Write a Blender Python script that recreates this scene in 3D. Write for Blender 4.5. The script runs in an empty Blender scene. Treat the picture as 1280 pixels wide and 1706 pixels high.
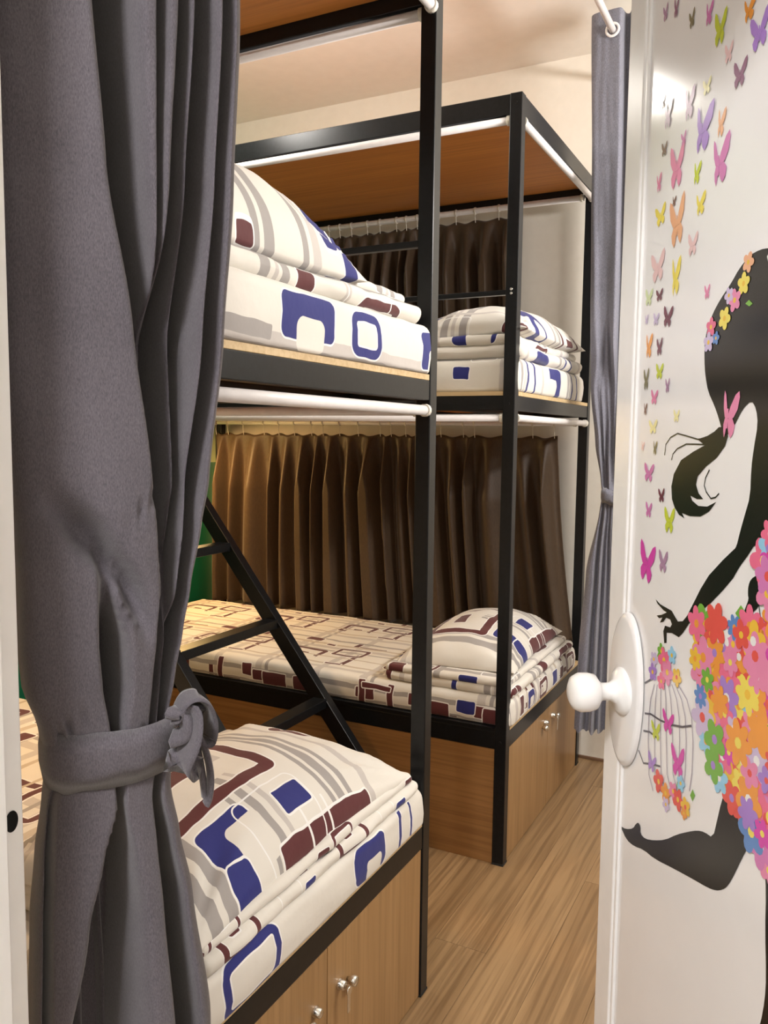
import bpy, bmesh, math, random
from mathutils import Vector, Matrix, noise

R = random.Random(7)
sc = bpy.context.scene
col = sc.collection
PI = math.pi

# ------------------------------------------------------------------ camera
cd = bpy.data.cameras.new('camera')
cam = bpy.data.objects.new('camera', cd)
col.objects.link(cam)
F = Vector((-0.45406831, 0.88622882, -0.09176304))
RT = Vector((0.88945132, 0.45689005, 0.011306))
UP = Vector((-0.05194532, 0.07648506, 0.99571669))
cam.matrix_world = Matrix(((RT.x, UP.x, -F.x, 0.79478), (RT.y, UP.y, -F.y, 0.0), (RT.z, UP.z, -F.z, 1.35), (0, 0, 0, 1)))
cd.sensor_fit = 'VERTICAL'
cd.sensor_height = 24.0
cd.sensor_width = 24.0
cd.lens = 24.0 * 1380.0 / 1706.0
cd.clip_start = 0.02
sc.camera = cam

# ------------------------------------------------------------------ world and light
w = bpy.data.worlds.new('world')
sc.world = w
w.use_nodes = True
w.node_tree.nodes['Background'].inputs[0].default_value = (0.95, 0.97, 1.0, 1)
w.node_tree.nodes['Background'].inputs[1].default_value = 0.25
sc.view_settings.view_transform = 'Standard'
sc.view_settings.look = 'None'
sc.view_settings.gamma = 1.0
sc.view_settings.use_curve_mapping = False
sc.view_settings.exposure = 0.0

def area(name, loc, target, power, color, sx, sy):
    l = bpy.data.lights.new(name, 'AREA')
    l.shape = 'RECTANGLE'
    l.size, l.size_y = sx, sy
    l.energy = power
    l.color = color
    o = bpy.data.objects.new(name, l)
    o.location = loc
    o.rotation_euler = (Vector(target) - Vector(loc)).to_track_quat('-Z', 'Y').to_euler()
    col.objects.link(o)
    return o

ROOM_FILL = (1.735, 2.30, 2.26)      # unseen tube added on the right wall to brighten ceiling and boards
GAP_LAMP = (-1.00, 2.08, 2.56)       # pendant globe between the bunks
HALL_LAMP = (0.50, -1.05, 2.80)
area('room_fill_light', (ROOM_FILL[0] - .06, ROOM_FILL[1], ROOM_FILL[2]), (0, ROOM_FILL[1] - .1, ROOM_FILL[2] - .15), 56, (1, .965, .93), 1.15, .16)
area('hall_lamp_light', (HALL_LAMP[0], HALL_LAMP[1], HALL_LAMP[2] - .04), (HALL_LAMP[0] + .05, HALL_LAMP[1] + .7, 0), 78, (1, .985, .985), .45, .45)

LEFT_ROWS=[(1.799,0.0024,0.1328,[(0.446,0.051,0.075),(0.623,0.015,0.04),(0.717,0.018,0.045),(0.809,0.029,0.06),(0.916,0.019,0.045),(0.5,0.02,0.0),(0.5,0.02,0.0),(0.5,0.02,0.0)]),(1.616,-0.0035,0.1295,[(0.501,0.044,0.075),(0.631,0.01,0.025),(0.708,0.021,0.05),(0.808,0.035,0.065),(0.913,0.019,0.05),(0.5,0.02,0.0),(0.5,0.02,0.0),(0.5,0.02,0.0)]),(1.453,-0.0082,0.1212,[(0.594,0.033,0.06),(0.643,0.008,0.012),(0.692,0.036,0.065),(0.788,0.029,0.06),(0.904,0.027,0.06),(0.5,0.02,0.0),(0.5,0.02,0.0),(0.186,0.048,0.0)]),(1.298,-0.0114,0.1055,[(0.677,0.022,0.035),(0.7,0.01,0.006),(0.732,0.029,0.055),(0.811,0.02,0.05),(0.894,0.03,0.06),(0.308,0.029,0.0),(0.5,0.02,0.0),(0.137,0.056,0.0)]),(1.246,-0.0142,0.0983,[(0.714,0.017,0.02),(0.5,0.02,0.0),(0.759,0.021,0.04),(0.816,0.018,0.04),(0.901,0.029,0.05),(0.398,0.032,0.0),(0.5,0.02,0.0),(0.318,0.083,0.016)]),(1.179,-0.0193,0.0903,[(0.767,0.015,0.008),(0.5,0.02,0.0),(0.805,0.015,0.024),(0.836,0.015,0.02),(0.913,0.027,0.045),(0.437,0.035,0.012),(0.5,0.02,0.0),(0.588,0.051,0.018)]),(1.126,-0.0241,0.0858,[(0.792,0.016,0.008),(0.5,0.02,0.0),(0.812,0.016,0.02),(0.86,0.016,0.012),(0.917,0.029,0.04),(0.5,0.053,0.04),(0.5,0.02,0.0),(0.724,0.032,0.0)]),(1.079,-0.0269,0.0795,[(0.807,0.017,0.008),(0.5,0.02,0.0),(0.833,0.017,0.02),(0.885,0.018,0.008),(0.911,0.026,0.03),(0.537,0.054,0.045),(0.5,0.02,0.0),(0.5,0.02,0.0)]),(1.03,-0.0238,0.0672,[(0.808,0.02,0.005),(0.5,0.02,0.0),(0.823,0.021,0.01),(0.885,0.021,0.004),(0.916,0.026,0.015),(0.523,0.034,0.025),(0.108,0.018,0.005),(0.5,0.02,0.0)]),(0.988,-0.0192,0.0656,[(0.5,0.02,0.0),(0.5,0.02,0.0),(0.5,0.02,0.0),(0.5,0.02,0.0),(0.855,0.027,0.0),(0.493,0.03,0.0),(0.047,0.019,0.0),(0.5,0.02,0.0)]),(0.947,-0.0218,0.0676,[(0.5,0.02,0.0),(0.5,0.02,0.0),(0.5,0.02,0.0),(0.5,0.02,0.0),(0.833,0.026,0.03),(0.526,0.02,0.025),(0.027,0.014,0.008),(0.5,0.02,0.0)]),(0.89,-0.021,0.0769,[(0.5,0.02,0.0),(0.5,0.02,0.0),(0.5,0.02,0.0),(0.5,0.02,0.0),(0.841,0.037,0.045),(0.498,0.061,0.06),(0.047,0.016,0.014),(0.5,0.02,0.0)]),(0.818,-0.0174,0.0872,[(0.5,0.02,0.0),(0.5,0.02,0.0),(0.5,0.02,0.0),(0.5,0.02,0.0),(0.832,0.046,0.05),(0.451,0.093,0.075),(0.056,0.014,0.016),(0.5,0.02,0.0)]),(0.666,-0.0106,0.1,[(0.5,0.02,0.0),(0.5,0.02,0.0),(0.5,0.02,0.0),(0.5,0.02,0.0),(0.811,0.045,0.055),(0.356,0.128,0.08),(0.055,0.015,0.018),(0.5,0.02,0.0)])]
RIGHT_ROWS=[(2.79,-0.0191,0.0737,[(0.825,0.068,0.022),(0.333,0.192,0.004),(0.5,0.02,0.0),(0.5,0.02,0.0)]),(2.251,-0.0058,0.0686,[(0.823,0.074,0.022),(0.362,0.209,0.006),(0.5,0.02,0.0),(0.5,0.02,0.0)]),(1.838,0.0006,0.0653,[(0.828,0.078,0.022),(0.385,0.159,0.01),(0.5,0.02,0.0),(0.5,0.02,0.0)]),(1.521,0.0067,0.0606,[(0.83,0.085,0.025),(0.452,0.103,0.014),(0.244,0.069,0.008),(0.624,0.069,0.014)]),(1.329,0.0157,0.0482,[(0.763,0.065,0.022),(0.416,0.065,0.018),(0.263,0.044,0.014),(0.59,0.065,0.018)]),(1.199,0.0236,0.0326,[(0.776,0.096,0.014),(0.357,0.065,0.01),(0.195,0.065,0.01),(0.583,0.064,0.01)]),(1.145,0.0256,0.0284,[(0.779,0.111,0.0),(0.372,0.074,0.0),(0.186,0.074,0.0),(0.594,0.074,0.0)]),(1.09,0.0222,0.0316,[(0.801,0.066,0.012),(0.435,0.067,0.01),(0.201,0.067,0.01),(0.602,0.067,0.01)]),(0.869,0.0052,0.0544,[(0.864,0.058,0.022),(0.552,0.059,0.02),(0.356,0.059,0.018),(0.709,0.058,0.02)]),(0.578,-0.0021,0.0636,[(0.849,0.067,0.024),(0.58,0.051,0.022),(0.377,0.068,0.02),(0.715,0.05,0.022)]),(0.274,-0.0049,0.0685,[(0.843,0.063,0.026),(0.576,0.047,0.024),(0.321,0.08,0.02),(0.718,0.047,0.024)])]
DECAL={'hair':[(338,1547),(319,1545),(300,1535),(284,1521),(263,1507),(249,1494),(239,1479),(234,1463),(235,1443),(239,1424),(247,1405),(262,1389),(273,1374),(284,1355),(295,1355),(308,1368),(320,1383),(336,1392),(346,1382),(350,1366),(345,1342),(342,1319),(343,1291),(334,1268),(327,1250),(322,1234),(366,1240),(383,1260),(416,1278),(392,1534),(372,1542),(354,1545)],'face_gap':[(351,1537),(357,1524),(362,1499),(368,1498),(365,1540),(354,1540)],'tail':[(294,1354),(283,1364),(274,1364),(265,1359),(250,1354),(228,1350),(245,1343),(219,1335),(190,1324),(173,1306),(168,1290),(171,1274),(179,1264),(191,1256),(205,1253),(198,1259),(218,1257),(243,1259),(262,1267),(276,1279),(257,1272),(237,1271),(222,1276),(217,1282),(232,1279),(247,1280),(236,1286),(229,1296),(232,1306),(249,1318),(272,1329),(289,1343)],'arm':[(341,1273),(330,1250),(320,1232),(296,1215),(268,1193),(251,1174),(237,1155),(222,1135),(212,1126),(200,1123),(191,1128),(183,1133),(165,1134),(151,1135),(138,1139),(144,1134),(161,1129),(170,1128),(157,1122),(143,1118),(150,1116),(159,1119),(153,1111),(162,1114),(169,1121),(180,1121),(185,1116),(181,1111),(167,1110),(163,1102),(167,1087),(173,1089),(172,1102),(186,1105),(204,1104),(214,1112),(227,1126),(246,1142),(275,1162),(299,1181),(318,1198),(330,1213),(345,1228),(359,1244),(369,1259),(377,1269),(385,1284),(355,1281)],'hand':[(391,1215),(362,1209),(352,1203),(348,1195),(348,1186),(350,1181),(346,1173),(342,1165),(345,1158),(351,1160),(358,1168),(367,1175),(369,1180),(362,1187),(367,1191),(393,1196)],'leg':[(57,788),(76,792),(99,804),(107,815),(115,821),(122,818),(122,808),(137,808),(163,819),(193,835),(221,856),(248,873),(269,885),(285,891),(304,893),(311,919),(317,941),(325,960),(334,972),(370,971),(378,951),(381,938),(374,920),(362,898),(350,874),(339,855),(328,844),(315,836),(299,830),(266,822),(216,809),(166,795),(133,791),(104,781),(80,778)],'leg2':[(403,915),(408,886),(410,847),(416,801),(416,775),(411,745),(405,730),(464,774),(448,947)],'skirt':[(234,1133),(244,1104),(254,1066),(269,1020),(289,984),(302,961),(322,957),(351,956),(367,932),(388,926),(404,912),(433,912),(409,1174),(387,1169),(348,1150),(300,1143),(261,1141)],'bodice':[(373,1263),(370,1244),(376,1223),(383,1196),(389,1169),(409,1174),(400,1269)],'flowers':[((318,1538),(331,1535),(319,1531),'peach'),((311,1517),(325,1515),(312,1509),'yellow'),((295,1502),(310,1500),(296,1494),'pink'),((283,1509),(294,1507),(284,1503),'lilac'),((276,1485),(291,1483),(276,1477),'yellow'),((248,1479),(261,1477),(249,1472),'rose'),((244,1462),(258,1461),(245,1455),'lilac'),((260,1465),(269,1464),(260,1460),'blue'),((161,1075),(174,1078),(162,1069),'green'),((170,1065),(191,1071),(171,1055),'rose'),((190,1077),(204,1081),(191,1070),'sky'),((142,1059),(155,1063),(142,1053),'lilac'),((180,1052),(200,1058),(180,1042),'pink'),((205,1053),(220,1058),(206,1046),'gold'),((140,1041),(155,1045),(141,1034),'violet'),((165,1036),(179,1040),(165,1029),'rose'),((170,903),(189,911),(171,894),'red'),((190,896),(206,903),(191,888),'orange'),((209,907),(224,914),(209,900),'pink'),((227,925),(240,931),(228,919),'sky'),((222,902),(239,910),(223,893),'red'),((241,901),(256,908),(242,894),'gold'),((192,882),(204,888),(192,876),'lilac'),((238,892),(248,896),(238,887),'orange')],'leaf':[((282,1513),(288,1517),(294,1511),(289,1506),'green'),((316,1495),(323,1498),(330,1493),(324,1491),'green'),((150,1066),(157,1078),(166,1071),(159,1059),'green'),((216,918),(222,930),(230,924),(224,912),'green'),((250,920),(255,930),(261,925),(256,915),'green'),((327,1161),(337,1172),(348,1165),(338,1154),'green'),((342,941),(353,951),(365,951),(354,941),'green')],'butterflies':[((99,1895),-15,20,'mauve'),((128,1887),-14,23,'plum'),((170,1854),-16,21,'olive'),((209,1841),-25,25,'orchid'),((237,1813),-30,37,'lime'),((293,1805),-35,24,'orange'),((317,1774),-40,37,'violet'),((258,1777),-20,21,'palepink'),((283,1745),-31,28,'plum'),((213,1759),-22,18,'paleyellow'),((99,1785),-14,16,'mauve'),((115,1763),-30,34,'mauve'),((170,1755),-36,37,'mauve'),((205,1714),-60,52,'violet'),((247,1706),-26,30,'peach'),((162,1718),-15,16,'orchid'),((111,1722),-18,17,'brown'),((147,1690),-42,52,'pink'),((197,1666),-26,25,'lime'),((247,1664),-55,51,'orchid'),((98,1683),-21,23,'pink'),((143,1648),-15,12,'brown'),((108,1640),-34,26,'yellow'),((154,1621),-45,59,'peach'),((208,1627),-34,25,'yellow'),((196,1584),-27,26,'palepink'),((106,1575),-45,38,'palepink'),((154,1553),-35,45,'yellow'),((83,1539),-25,22,'palelime'),((114,1537),-22,15,'maroon'),((235,1521),-14,16,'pink'),((140,1506),-30,26,'maroon'),((107,1507),-19,16,'lilac'),((78,1510),-14,13,'lilac'),((87,1474),-29,31,'orange'),((120,1470),-19,22,'maroon'),((123,1438),-24,20,'lime'),((85,1430),-18,28,'olive'),((147,1418),-13,18,'mauve'),((111,1405),-23,19,'pink'),((85,1390),-15,16,'brown'),((174,1379),-18,15,'paleyellow'),((111,1366),-28,18,'paleyellow'),((82,1340),-13,13,'palepink'),((118,1338),-17,18,'olive'),((104,1305),-33,24,'orchid'),((143,1277),-20,18,'maroon'),((108,1255),-21,20,'orchid'),((167,1247),-32,32,'lime'),((109,1184),-53,53,'magenta'),((155,1192),-28,28,'mauve'),((292,1378),-50,50,'pink'),((155,966),-30,24,'lime'),((187,989),-35,28,'magenta'),((216,949),-39,39,'magenta'),((147,920),-27,24,'violet')]}
DLINE={'s1':[(250,1351),(228,1350),(200,1354),(178,1357),(160,1352),(148,1343),(146,1329)],'s2':[(245,1344),(222,1344),(201,1344),(179,1338),(168,1331),(165,1323)],'s3':[(258,1315),(250,1305),(248,1296),(253,1289),(264,1282),(274,1284),(281,1289)],'f1':[(358,1168),(363,1161),(375,1151),(381,1147)],'f2':[(368,1180),(373,1166),(380,1147)],'bar0':[(145,1026),(136,1003),(133,977),(134,944),(140,900),(154,883)],'bar1':[(153,1028),(150,1007),(150,983),(152,951),(157,908),(171,891)],'bar2':[(163,1031),(164,1012),(166,988),(168,957),(174,915),(187,898)],'bar3':[(173,1034),(178,1016),(181,993),(184,963),(190,921),(203,904)],'bar4':[(183,1037),(191,1020),(196,999),(200,969),(205,928),(218,911)],'bar5':[(192,1040),(206,1025),(214,1005),(218,976),(219,933),(215,910)],'bar6':[(200,1043),(218,1029),(229,1010),(234,982),(235,940),(231,917)],'bar7':[(207,1045),(231,1033),(244,1015),(250,987),(251,947),(247,924)],'hoop1':[(121,978),(138,983),(166,984),(194,988),(224,996),(245,1005)],'hoop2':[(119,953),(137,958),(160,958)],'hoop3':[(107,921),(123,909),(146,917),(171,924)],'hoop4':[(117,1019),(129,1026),(141,1034)]}

# ------------------------------------------------------------------ materials
def newmat(name):
    m = bpy.data.materials.new(name)
    m.use_nodes = True
    nt = m.node_tree
    return m, nt, nt.nodes['Principled BSDF']

def ramp(nt, fac, c0, c1, p0=0.0, p1=1.0):
    r = nt.nodes.new('ShaderNodeValToRGB')
    r.color_ramp.elements[0].color = (*c0, 1)
    r.color_ramp.elements[1].color = (*c1, 1)
    r.color_ramp.elements[0].position = p0
    r.color_ramp.elements[1].position = p1
    nt.links.new(fac, r.inputs[0])
    return r.outputs[0]

def coords(nt, scale, kind='Object', rot=(0, 0, 0)):
    t = nt.nodes.new('ShaderNodeTexCoord')
    mp = nt.nodes.new('ShaderNodeMapping')
    mp.inputs['Scale'].default_value = scale
    mp.inputs['Rotation'].default_value = rot
    nt.links.new(t.outputs[kind], mp.inputs[0])
    return mp.outputs[0]

def noisetex(nt, vec, scale=1.0, detail=3.0, rough=.5, dist=0.0):
    n = nt.nodes.new('ShaderNodeTexNoise')
    n.inputs['Scale'].default_value = scale
    n.inputs['Detail'].default_value = detail
    n.inputs['Roughness'].default_value = rough
    n.inputs['Distortion'].default_value = dist
    nt.links.new(vec, n.inputs['Vector'])
    return n.outputs['Fac']

def bump(nt, b, h, strength=.2, dist=.002):
    n = nt.nodes.new('ShaderNodeBump')
    n.inputs['Strength'].default_value = strength
    n.inputs['Distance'].default_value = dist
    nt.links.new(h, n.inputs['Height'])
    nt.links.new(n.outputs[0], b.inputs['Normal'])

def speckled(name, c0, c1, scale=60, rough=.5, spec=.5, bmp=0.0, metallic=0.0, vec=(1, 1, 1), coat=0.0, sheen=0.0):
    m, nt, b = newmat(name)
    f = noisetex(nt, coords(nt, vec), scale, 3)
    nt.links.new(ramp(nt, f, c0, c1, .3, .7), b.inputs['Base Color'])
    b.inputs['Roughness'].default_value = rough
    b.inputs['Specular IOR Level'].default_value = spec
    b.inputs['Metallic'].default_value = metallic
    b.inputs['Coat Weight'].default_value = coat
    b.inputs['Sheen Weight'].default_value = sheen
    if bmp:
        bump(nt, b, f, bmp, .001)
    return m

def wood(name, c0, c1, c2, along, rough=.4, fine=1.0, per_object=False, bmp=.05):
    """grain stretched along axis `along` of the object's own coordinates"""
    m, nt, b = newmat(name)
    s1 = [14 * fine] * 3; s1[along] = .9
    s2 = [90 * fine] * 3; s2[along] = 2.2
    v1, v2 = coords(nt, s1), coords(nt, s2)
    if per_object:
        oi = nt.nodes.new('ShaderNodeObjectInfo')
        for i, v in enumerate((v1, v2)):
            ad = nt.nodes.new('ShaderNodeVectorMath'); ad.operation = 'ADD'
            ml = nt.nodes.new('ShaderNodeMath'); ml.operation = 'MULTIPLY'; ml.inputs[1].default_value = 37.0
            nt.links.new(oi.outputs['Random'], ml.inputs[0])
            nt.links.new(v, ad.inputs[0]); nt.links.new(ml.outputs[0], ad.inputs[1])
            if i == 0: v1 = ad.outputs[0]
            else: v2 = ad.outputs[0]
    a = noisetex(nt, v1, 1, 3, .6, .6)
    f = noisetex(nt, v2, 1, 2, .6, .2)
    base = ramp(nt, a, c0, c1, .3, .7)
    mx = nt.nodes.new('ShaderNodeMix'); mx.data_type = 'RGBA'
    fr = ramp(nt, f, (1, 1, 1), (0, 0, 0), .36, .56)
    ml = nt.nodes.new('ShaderNodeMath'); ml.operation = 'MULTIPLY'; ml.inputs[1].default_value = .55
    nt.links.new(fr, ml.inputs[0]); nt.links.new(ml.outputs[0], mx.inputs[0])
    nt.links.new(base, mx.inputs[6]); mx.inputs[7].default_value = (*c2, 1)
    out = mx.outputs[2]
    if per_object:
        hs = nt.nodes.new('ShaderNodeHueSaturation')
        mr = nt.nodes.new('ShaderNodeMapRange')
        mr.inputs['To Min'].default_value = .95; mr.inputs['To Max'].default_value = 1.05
        nt.links.new(oi.outputs['Random'], mr.inputs[0]); nt.links.new(mr.outputs[0], hs.inputs['Value'])
        nt.links.new(out, hs.inputs['Color']); out = hs.outputs[0]
    nt.links.new(out, b.inputs['Base Color'])
    b.inputs['Roughness'].default_value = rough
    if bmp: bump(nt, b, f, bmp, .0005)
    return m

def cloth_weave(name, c0, c1, rough=.9, sheen=.3, scale=900):
    m, nt, b = newmat(name)
    a = noisetex(nt, coords(nt, (1, 1, .35)), scale, 2)
    c = noisetex(nt, coords(nt, (1, 1, 1)), 9, 3)
    mx = nt.nodes.new('ShaderNodeMath'); mx.operation = 'ADD'
    s = nt.nodes.new('ShaderNodeMath'); s.operation = 'MULTIPLY'; s.inputs[1].default_value = .4
    nt.links.new(c, s.inputs[0]); nt.links.new(a, mx.inputs[0]); nt.links.new(s.outputs[0], mx.inputs[1])
    nt.links.new(ramp(nt, mx.outputs[0], c0, c1, .45, .95), b.inputs['Base Color'])
    b.inputs['Roughness'].default_value = rough
    b.inputs['Sheen Weight'].default_value = sheen
    b.inputs['Specular IOR Level'].default_value = .2
    bump(nt, b, a, .3, .0006)
    return m

def rr_group():
    g = bpy.data.node_groups.new('rounded_rectangle', 'ShaderNodeTree')
    for n, t in (('P', 'NodeSocketVector'), ('C', 'NodeSocketVector'), ('H', 'NodeSocketVector'), ('R', 'NodeSocketFloat')):
        g.interface.new_socket(n, in_out='INPUT', socket_type=t)
    g.interface.new_socket('D', in_out='OUTPUT', socket_type='NodeSocketFloat')
    gi, go = g.nodes.new('NodeGroupInput'), g.nodes.new('NodeGroupOutput')
    def vm(op, a, b=None):
        n = g.nodes.new('ShaderNodeVectorMath'); n.operation = op
        g.links.new(a, n.inputs[0])
        if b is not None:
            if isinstance(b, tuple): n.inputs[1].default_value = b
            else: g.links.new(b, n.inputs[1])
        return n
    q = vm('SUBTRACT', vm('ABSOLUTE', vm('SUBTRACT', gi.outputs[0], gi.outputs[1]).outputs[0]).outputs[0], gi.outputs[2])
    q = vm('ADD', q.outputs[0], gi.outputs[3])
    q = vm('MULTIPLY', q.outputs[0], (1, 1, 0))
    outer = vm('LENGTH', vm('MAXIMUM', q.outputs[0], (0, 0, 0)).outputs[0])
    sp = g.nodes.new('ShaderNodeSeparateXYZ'); g.links.new(q.outputs[0], sp.inputs[0])
    def mm(op, a, b):
        n = g.nodes.new('ShaderNodeMath'); n.operation = op
        g.links.new(a, n.inputs[0])
        if isinstance(b, float): n.inputs[1].default_value = b
        else: g.links.new(b, n.inputs[1])
        return n.outputs[0]
    inner = mm('MINIMUM', mm('MAXIMUM', sp.outputs[0], sp.outputs[1]), 0.0)
    d = mm('SUBTRACT', mm('ADD', outer.outputs['Value'], inner), gi.outputs[3])
    g.links.new(d, go.inputs[0])
    return g
RRG = rr_group()

CREAM = (.70, .665, .605); WHITE = (.80, .79, .77); GREY = (.34, .315, .30); LGREY = (.52, .48, .45)
NAVY = (.018, .022, .16); MAROON = (.095, .020, .022)

def printed_cloth(name, tiled, fixed=(), tile=(.62, .62), offset=(0, 0), scale=1.0, rough=.75):
    """cotton print drawn from rounded rectangles: ('f', cx, cy, hx, hy, r, colour) fills, ('o', ..., t, colour) outlines"""
    m, nt, b = newmat(name)
    uv = nt.nodes.new('ShaderNodeUVMap')
    wob = nt.nodes.new('ShaderNodeTexNoise'); wob.inputs['Scale'].default_value = 14; wob.inputs['Detail'].default_value = 1
    nt.links.new(uv.outputs[0], wob.inputs['Vector'])
    wm = nt.nodes.new('ShaderNodeVectorMath'); wm.operation = 'MULTIPLY_ADD'
    nt.links.new(wob.outputs['Color'], wm.inputs[0]); wm.inputs[1].default_value = (.012, .012, 0); nt.links.new(uv.outputs[0], wm.inputs[2])
    mp = nt.nodes.new('ShaderNodeMapping'); mp.inputs['Location'].default_value = (*offset, 0); mp.inputs['Scale'].default_value = (scale, scale, 1)
    nt.links.new(wm.outputs[0], mp.inputs[0])
    wr = nt.nodes.new('ShaderNodeVectorMath'); wr.operation = 'WRAP'
    wr.inputs[1].default_value = (tile[0], tile[1], 1); wr.inputs[2].default_value = (0, 0, -1)
    nt.links.new(mp.outputs[0], wr.inputs[0])
    cur = [None]
    rgb = nt.nodes.new('ShaderNodeRGB'); rgb.outputs[0].default_value = (*CREAM, 1); cur[0] = rgb.outputs[0]
    def put(vec, s):
        g = nt.nodes.new('ShaderNodeGroup'); g.node_tree = RRG
        nt.links.new(vec, g.inputs[0])
        g.inputs[1].default_value = (s[1], s[2], 0); g.inputs[2].default_value = (s[3], s[4], 0); g.inputs[3].default_value = s[5]
        d = g.outputs[0]
        if s[0] == 'o':
            a = nt.nodes.new('ShaderNodeMath'); a.operation = 'ABSOLUTE'; nt.links.new(d, a.inputs[0])
            d = a.outputs[0]; lim = s[6]
        else:
            lim = 0.0
        layers = [(lim + .0035, WHITE), (lim, s[-1])] if s[-1] in (NAVY, MAROON) else [(lim, s[-1])]
        for lm, c in layers:
            lt = nt.nodes.new('ShaderNodeMath'); lt.operation = 'LESS_THAN'; lt.inputs[1].default_value = lm
            nt.links.new(d, lt.inputs[0])
            mx = nt.nodes.new('ShaderNodeMix'); mx.data_type = 'RGBA'
            nt.links.new(lt.outputs[0], mx.inputs[0]); nt.links.new(cur[0], mx.inputs[6]); mx.inputs[7].default_value = (*c, 1)
            cur[0] = mx.outputs[2]
    for s in tiled: put(wr.outputs[0], s)
    for s in fixed: put(wm.outputs[0], s)
    nt.links.new(cur[0], b.inputs['Base Color'])
    b.inputs['Roughness'].default_value = rough
    b.inputs['Specular IOR Level'].default_value = .3
    b.inputs['Sheen Weight'].default_value = .15
    n2 = noisetex(nt, coords(nt, (1, 1, 1)), 22, 3)
    bump(nt, b, n2, .25, .006)
    return m

TILE = [
    ('f', .055, .31, .011, .4, .001, GREY), ('f', .085, .31, .006, .4, .001, LGREY), ('f', .11, .31, .011, .4, .001, GREY),
    ('f', .31, .43, .4, .012, .001, GREY), ('f', .31, .462, .4, .006, .001, LGREY), ('f', .31, .49, .4, .012, .001, GREY),
    ('f', .375, .31, .009, .4, .001, LGREY), ('f', .31, .07, .4, .011, .001, LGREY),
    ('o', .235, .21, .088, .075, .02, .011, MAROON), ('f', .235, .20, .035, .022, .008, MAROON),
    ('f', .50, .23, .072, .078, .022, NAVY), ('f', .515, .185, .040, .058, .02, CREAM),
    ('o', .48, .54, .072, .045, .018, .010, NAVY), ('f', .19, .555, .070, .026, .006, MAROON), ('f', .22, .37, .03, .022, .006, NAVY),
    ('f', .58, .39, .026, .034, .006, MAROON), ('o', .06, .45, .03, .06, .012, .006, MAROON), ('o', .30, .46, .05, .05, .015, .0018, WHITE),
    ('o', .12, .16, .05, .09, .02, .0018, WHITE),
]
# the sheet of the far lower bunk: finer maroon brackets on beige
SHEET = [
    ('f', .06, .2, .012, .4, .001, LGREY), ('f', .09, .2, .006, .4, .001, GREY), ('f', .2, .05, .4, .010, .001, LGREY), ('f', .2, .26, .4, .012, .001, LGREY),
    ('f', .27, .2, .012, .4, .001, LGREY),
    ('o', .13, .17, .055, .042, .006, .008, MAROON), ('f', .13, .16, .018, .01, .003, MAROON), ('f', .145, .12, .045, .02, .002, CREAM),
    ('f', .30, .30, .060, .010, .003, MAROON), ('f', .245, .32, .009, .025, .003, MAROON), ('f', .31, .15, .009, .06, .002, MAROON), ('f', .2, .225, .4, .005, .001, GREY), ('f', .2, .345, .4, .007, .001, GREY), ('f', .2, .085, .4, .006, .001, (.50, .43, .35)), ('f', .2, .295, .4, .008, .001, (.52, .45, .37)), ('f', .2, .155, .4, .004, .001, (.50, .43, .35)), ('o', .27, .225, .05, .035, .006, .007, MAROON), ('f', .28, .09, .03, .006, .002, MAROON),
    ('f', .07, .33, .030, .016, .004, MAROON), ('f', .16, .29, .014, .008, .002, MAROON),
]
PILLOW = [  # u runs along the pillow (0 by the door .. .75), v from the aisle edge inwards
    ('f', .075, .25, .015, .6, .001, GREY), ('f', .120, .25, .013, .6, .001, GREY),
    ('f', .262, .08, .006, .12, .001, GREY), ('f', .292, .08, .010, .12, .001, GREY), ('f', .322, .08, .006, .12, .001, LGREY),
    ('f', .468, .25, .007, .6, .001, GREY), ('f', .498, .25, .013, .6, .001, GREY), ('f', .532, .25, .008, .6, .001, GREY), ('f', .600, .25, .010, .6, .001, LGREY),
    ('f', .25, .40, .6, .009, .001, LGREY), ('f', .25, .43, .6, .012, .001, GREY),
    ('o', .272, .255, .142, .096, .004, .0135, MAROON), ('f', .25, .27, .045, .022, .003, MAROON), ('f', .36, .30, .02, .05, .004, LGREY),
    ('f', .205, .074, .066, .050, .016, NAVY), ('f', .238, .058, .046, .040, .016, CREAM), ('f', .168, .020, .030, .026, .010, NAVY),
    ('f', .375, .072, .040, .024, .004, NAVY), ('f', .43, .0, .155, .022, .004, MAROON), ('f', .44, .006, .003, .04, .001, WHITE), ('f', .37, .006, .003, .04, .001, WHITE),
    ('o', .33, .06, .09, .06, .018, .0018, WHITE), ('f', .66, .26, .035, .05, .02, MAROON), ('f', .67, .25, .022, .038, .015, CREAM),
]

M = {}
M['wall'] = speckled('cream_wall_paint', (.80, .745, .655), (.83, .775, .685), 30, .75, .3, .03)
M['partition'] = speckled('white_wall_paint', (.80, .79, .77), (.84, .83, .81), 30, .7, .3, .03)
M['ceiling'] = speckled('ceiling_paint', (.82, .78, .71), (.85, .81, .74), 20, .85, .2, .02)
m, nt, b = newmat('green_two_tone_gloss')      # emerald below a level line, pale green above it
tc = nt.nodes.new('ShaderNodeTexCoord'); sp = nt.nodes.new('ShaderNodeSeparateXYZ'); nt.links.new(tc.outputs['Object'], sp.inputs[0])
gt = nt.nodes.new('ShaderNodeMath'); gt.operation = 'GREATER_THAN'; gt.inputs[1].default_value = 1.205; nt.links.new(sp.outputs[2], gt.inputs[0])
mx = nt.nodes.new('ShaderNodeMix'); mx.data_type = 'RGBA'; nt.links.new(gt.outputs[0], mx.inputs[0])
nt.links.new(ramp(nt, noisetex(nt, coords(nt, (1, 1, 1)), 8), (.006, .115, .058), (.009, .14, .07)), mx.inputs[6]); mx.inputs[7].default_value = (.40, .50, .27, 1)
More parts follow.
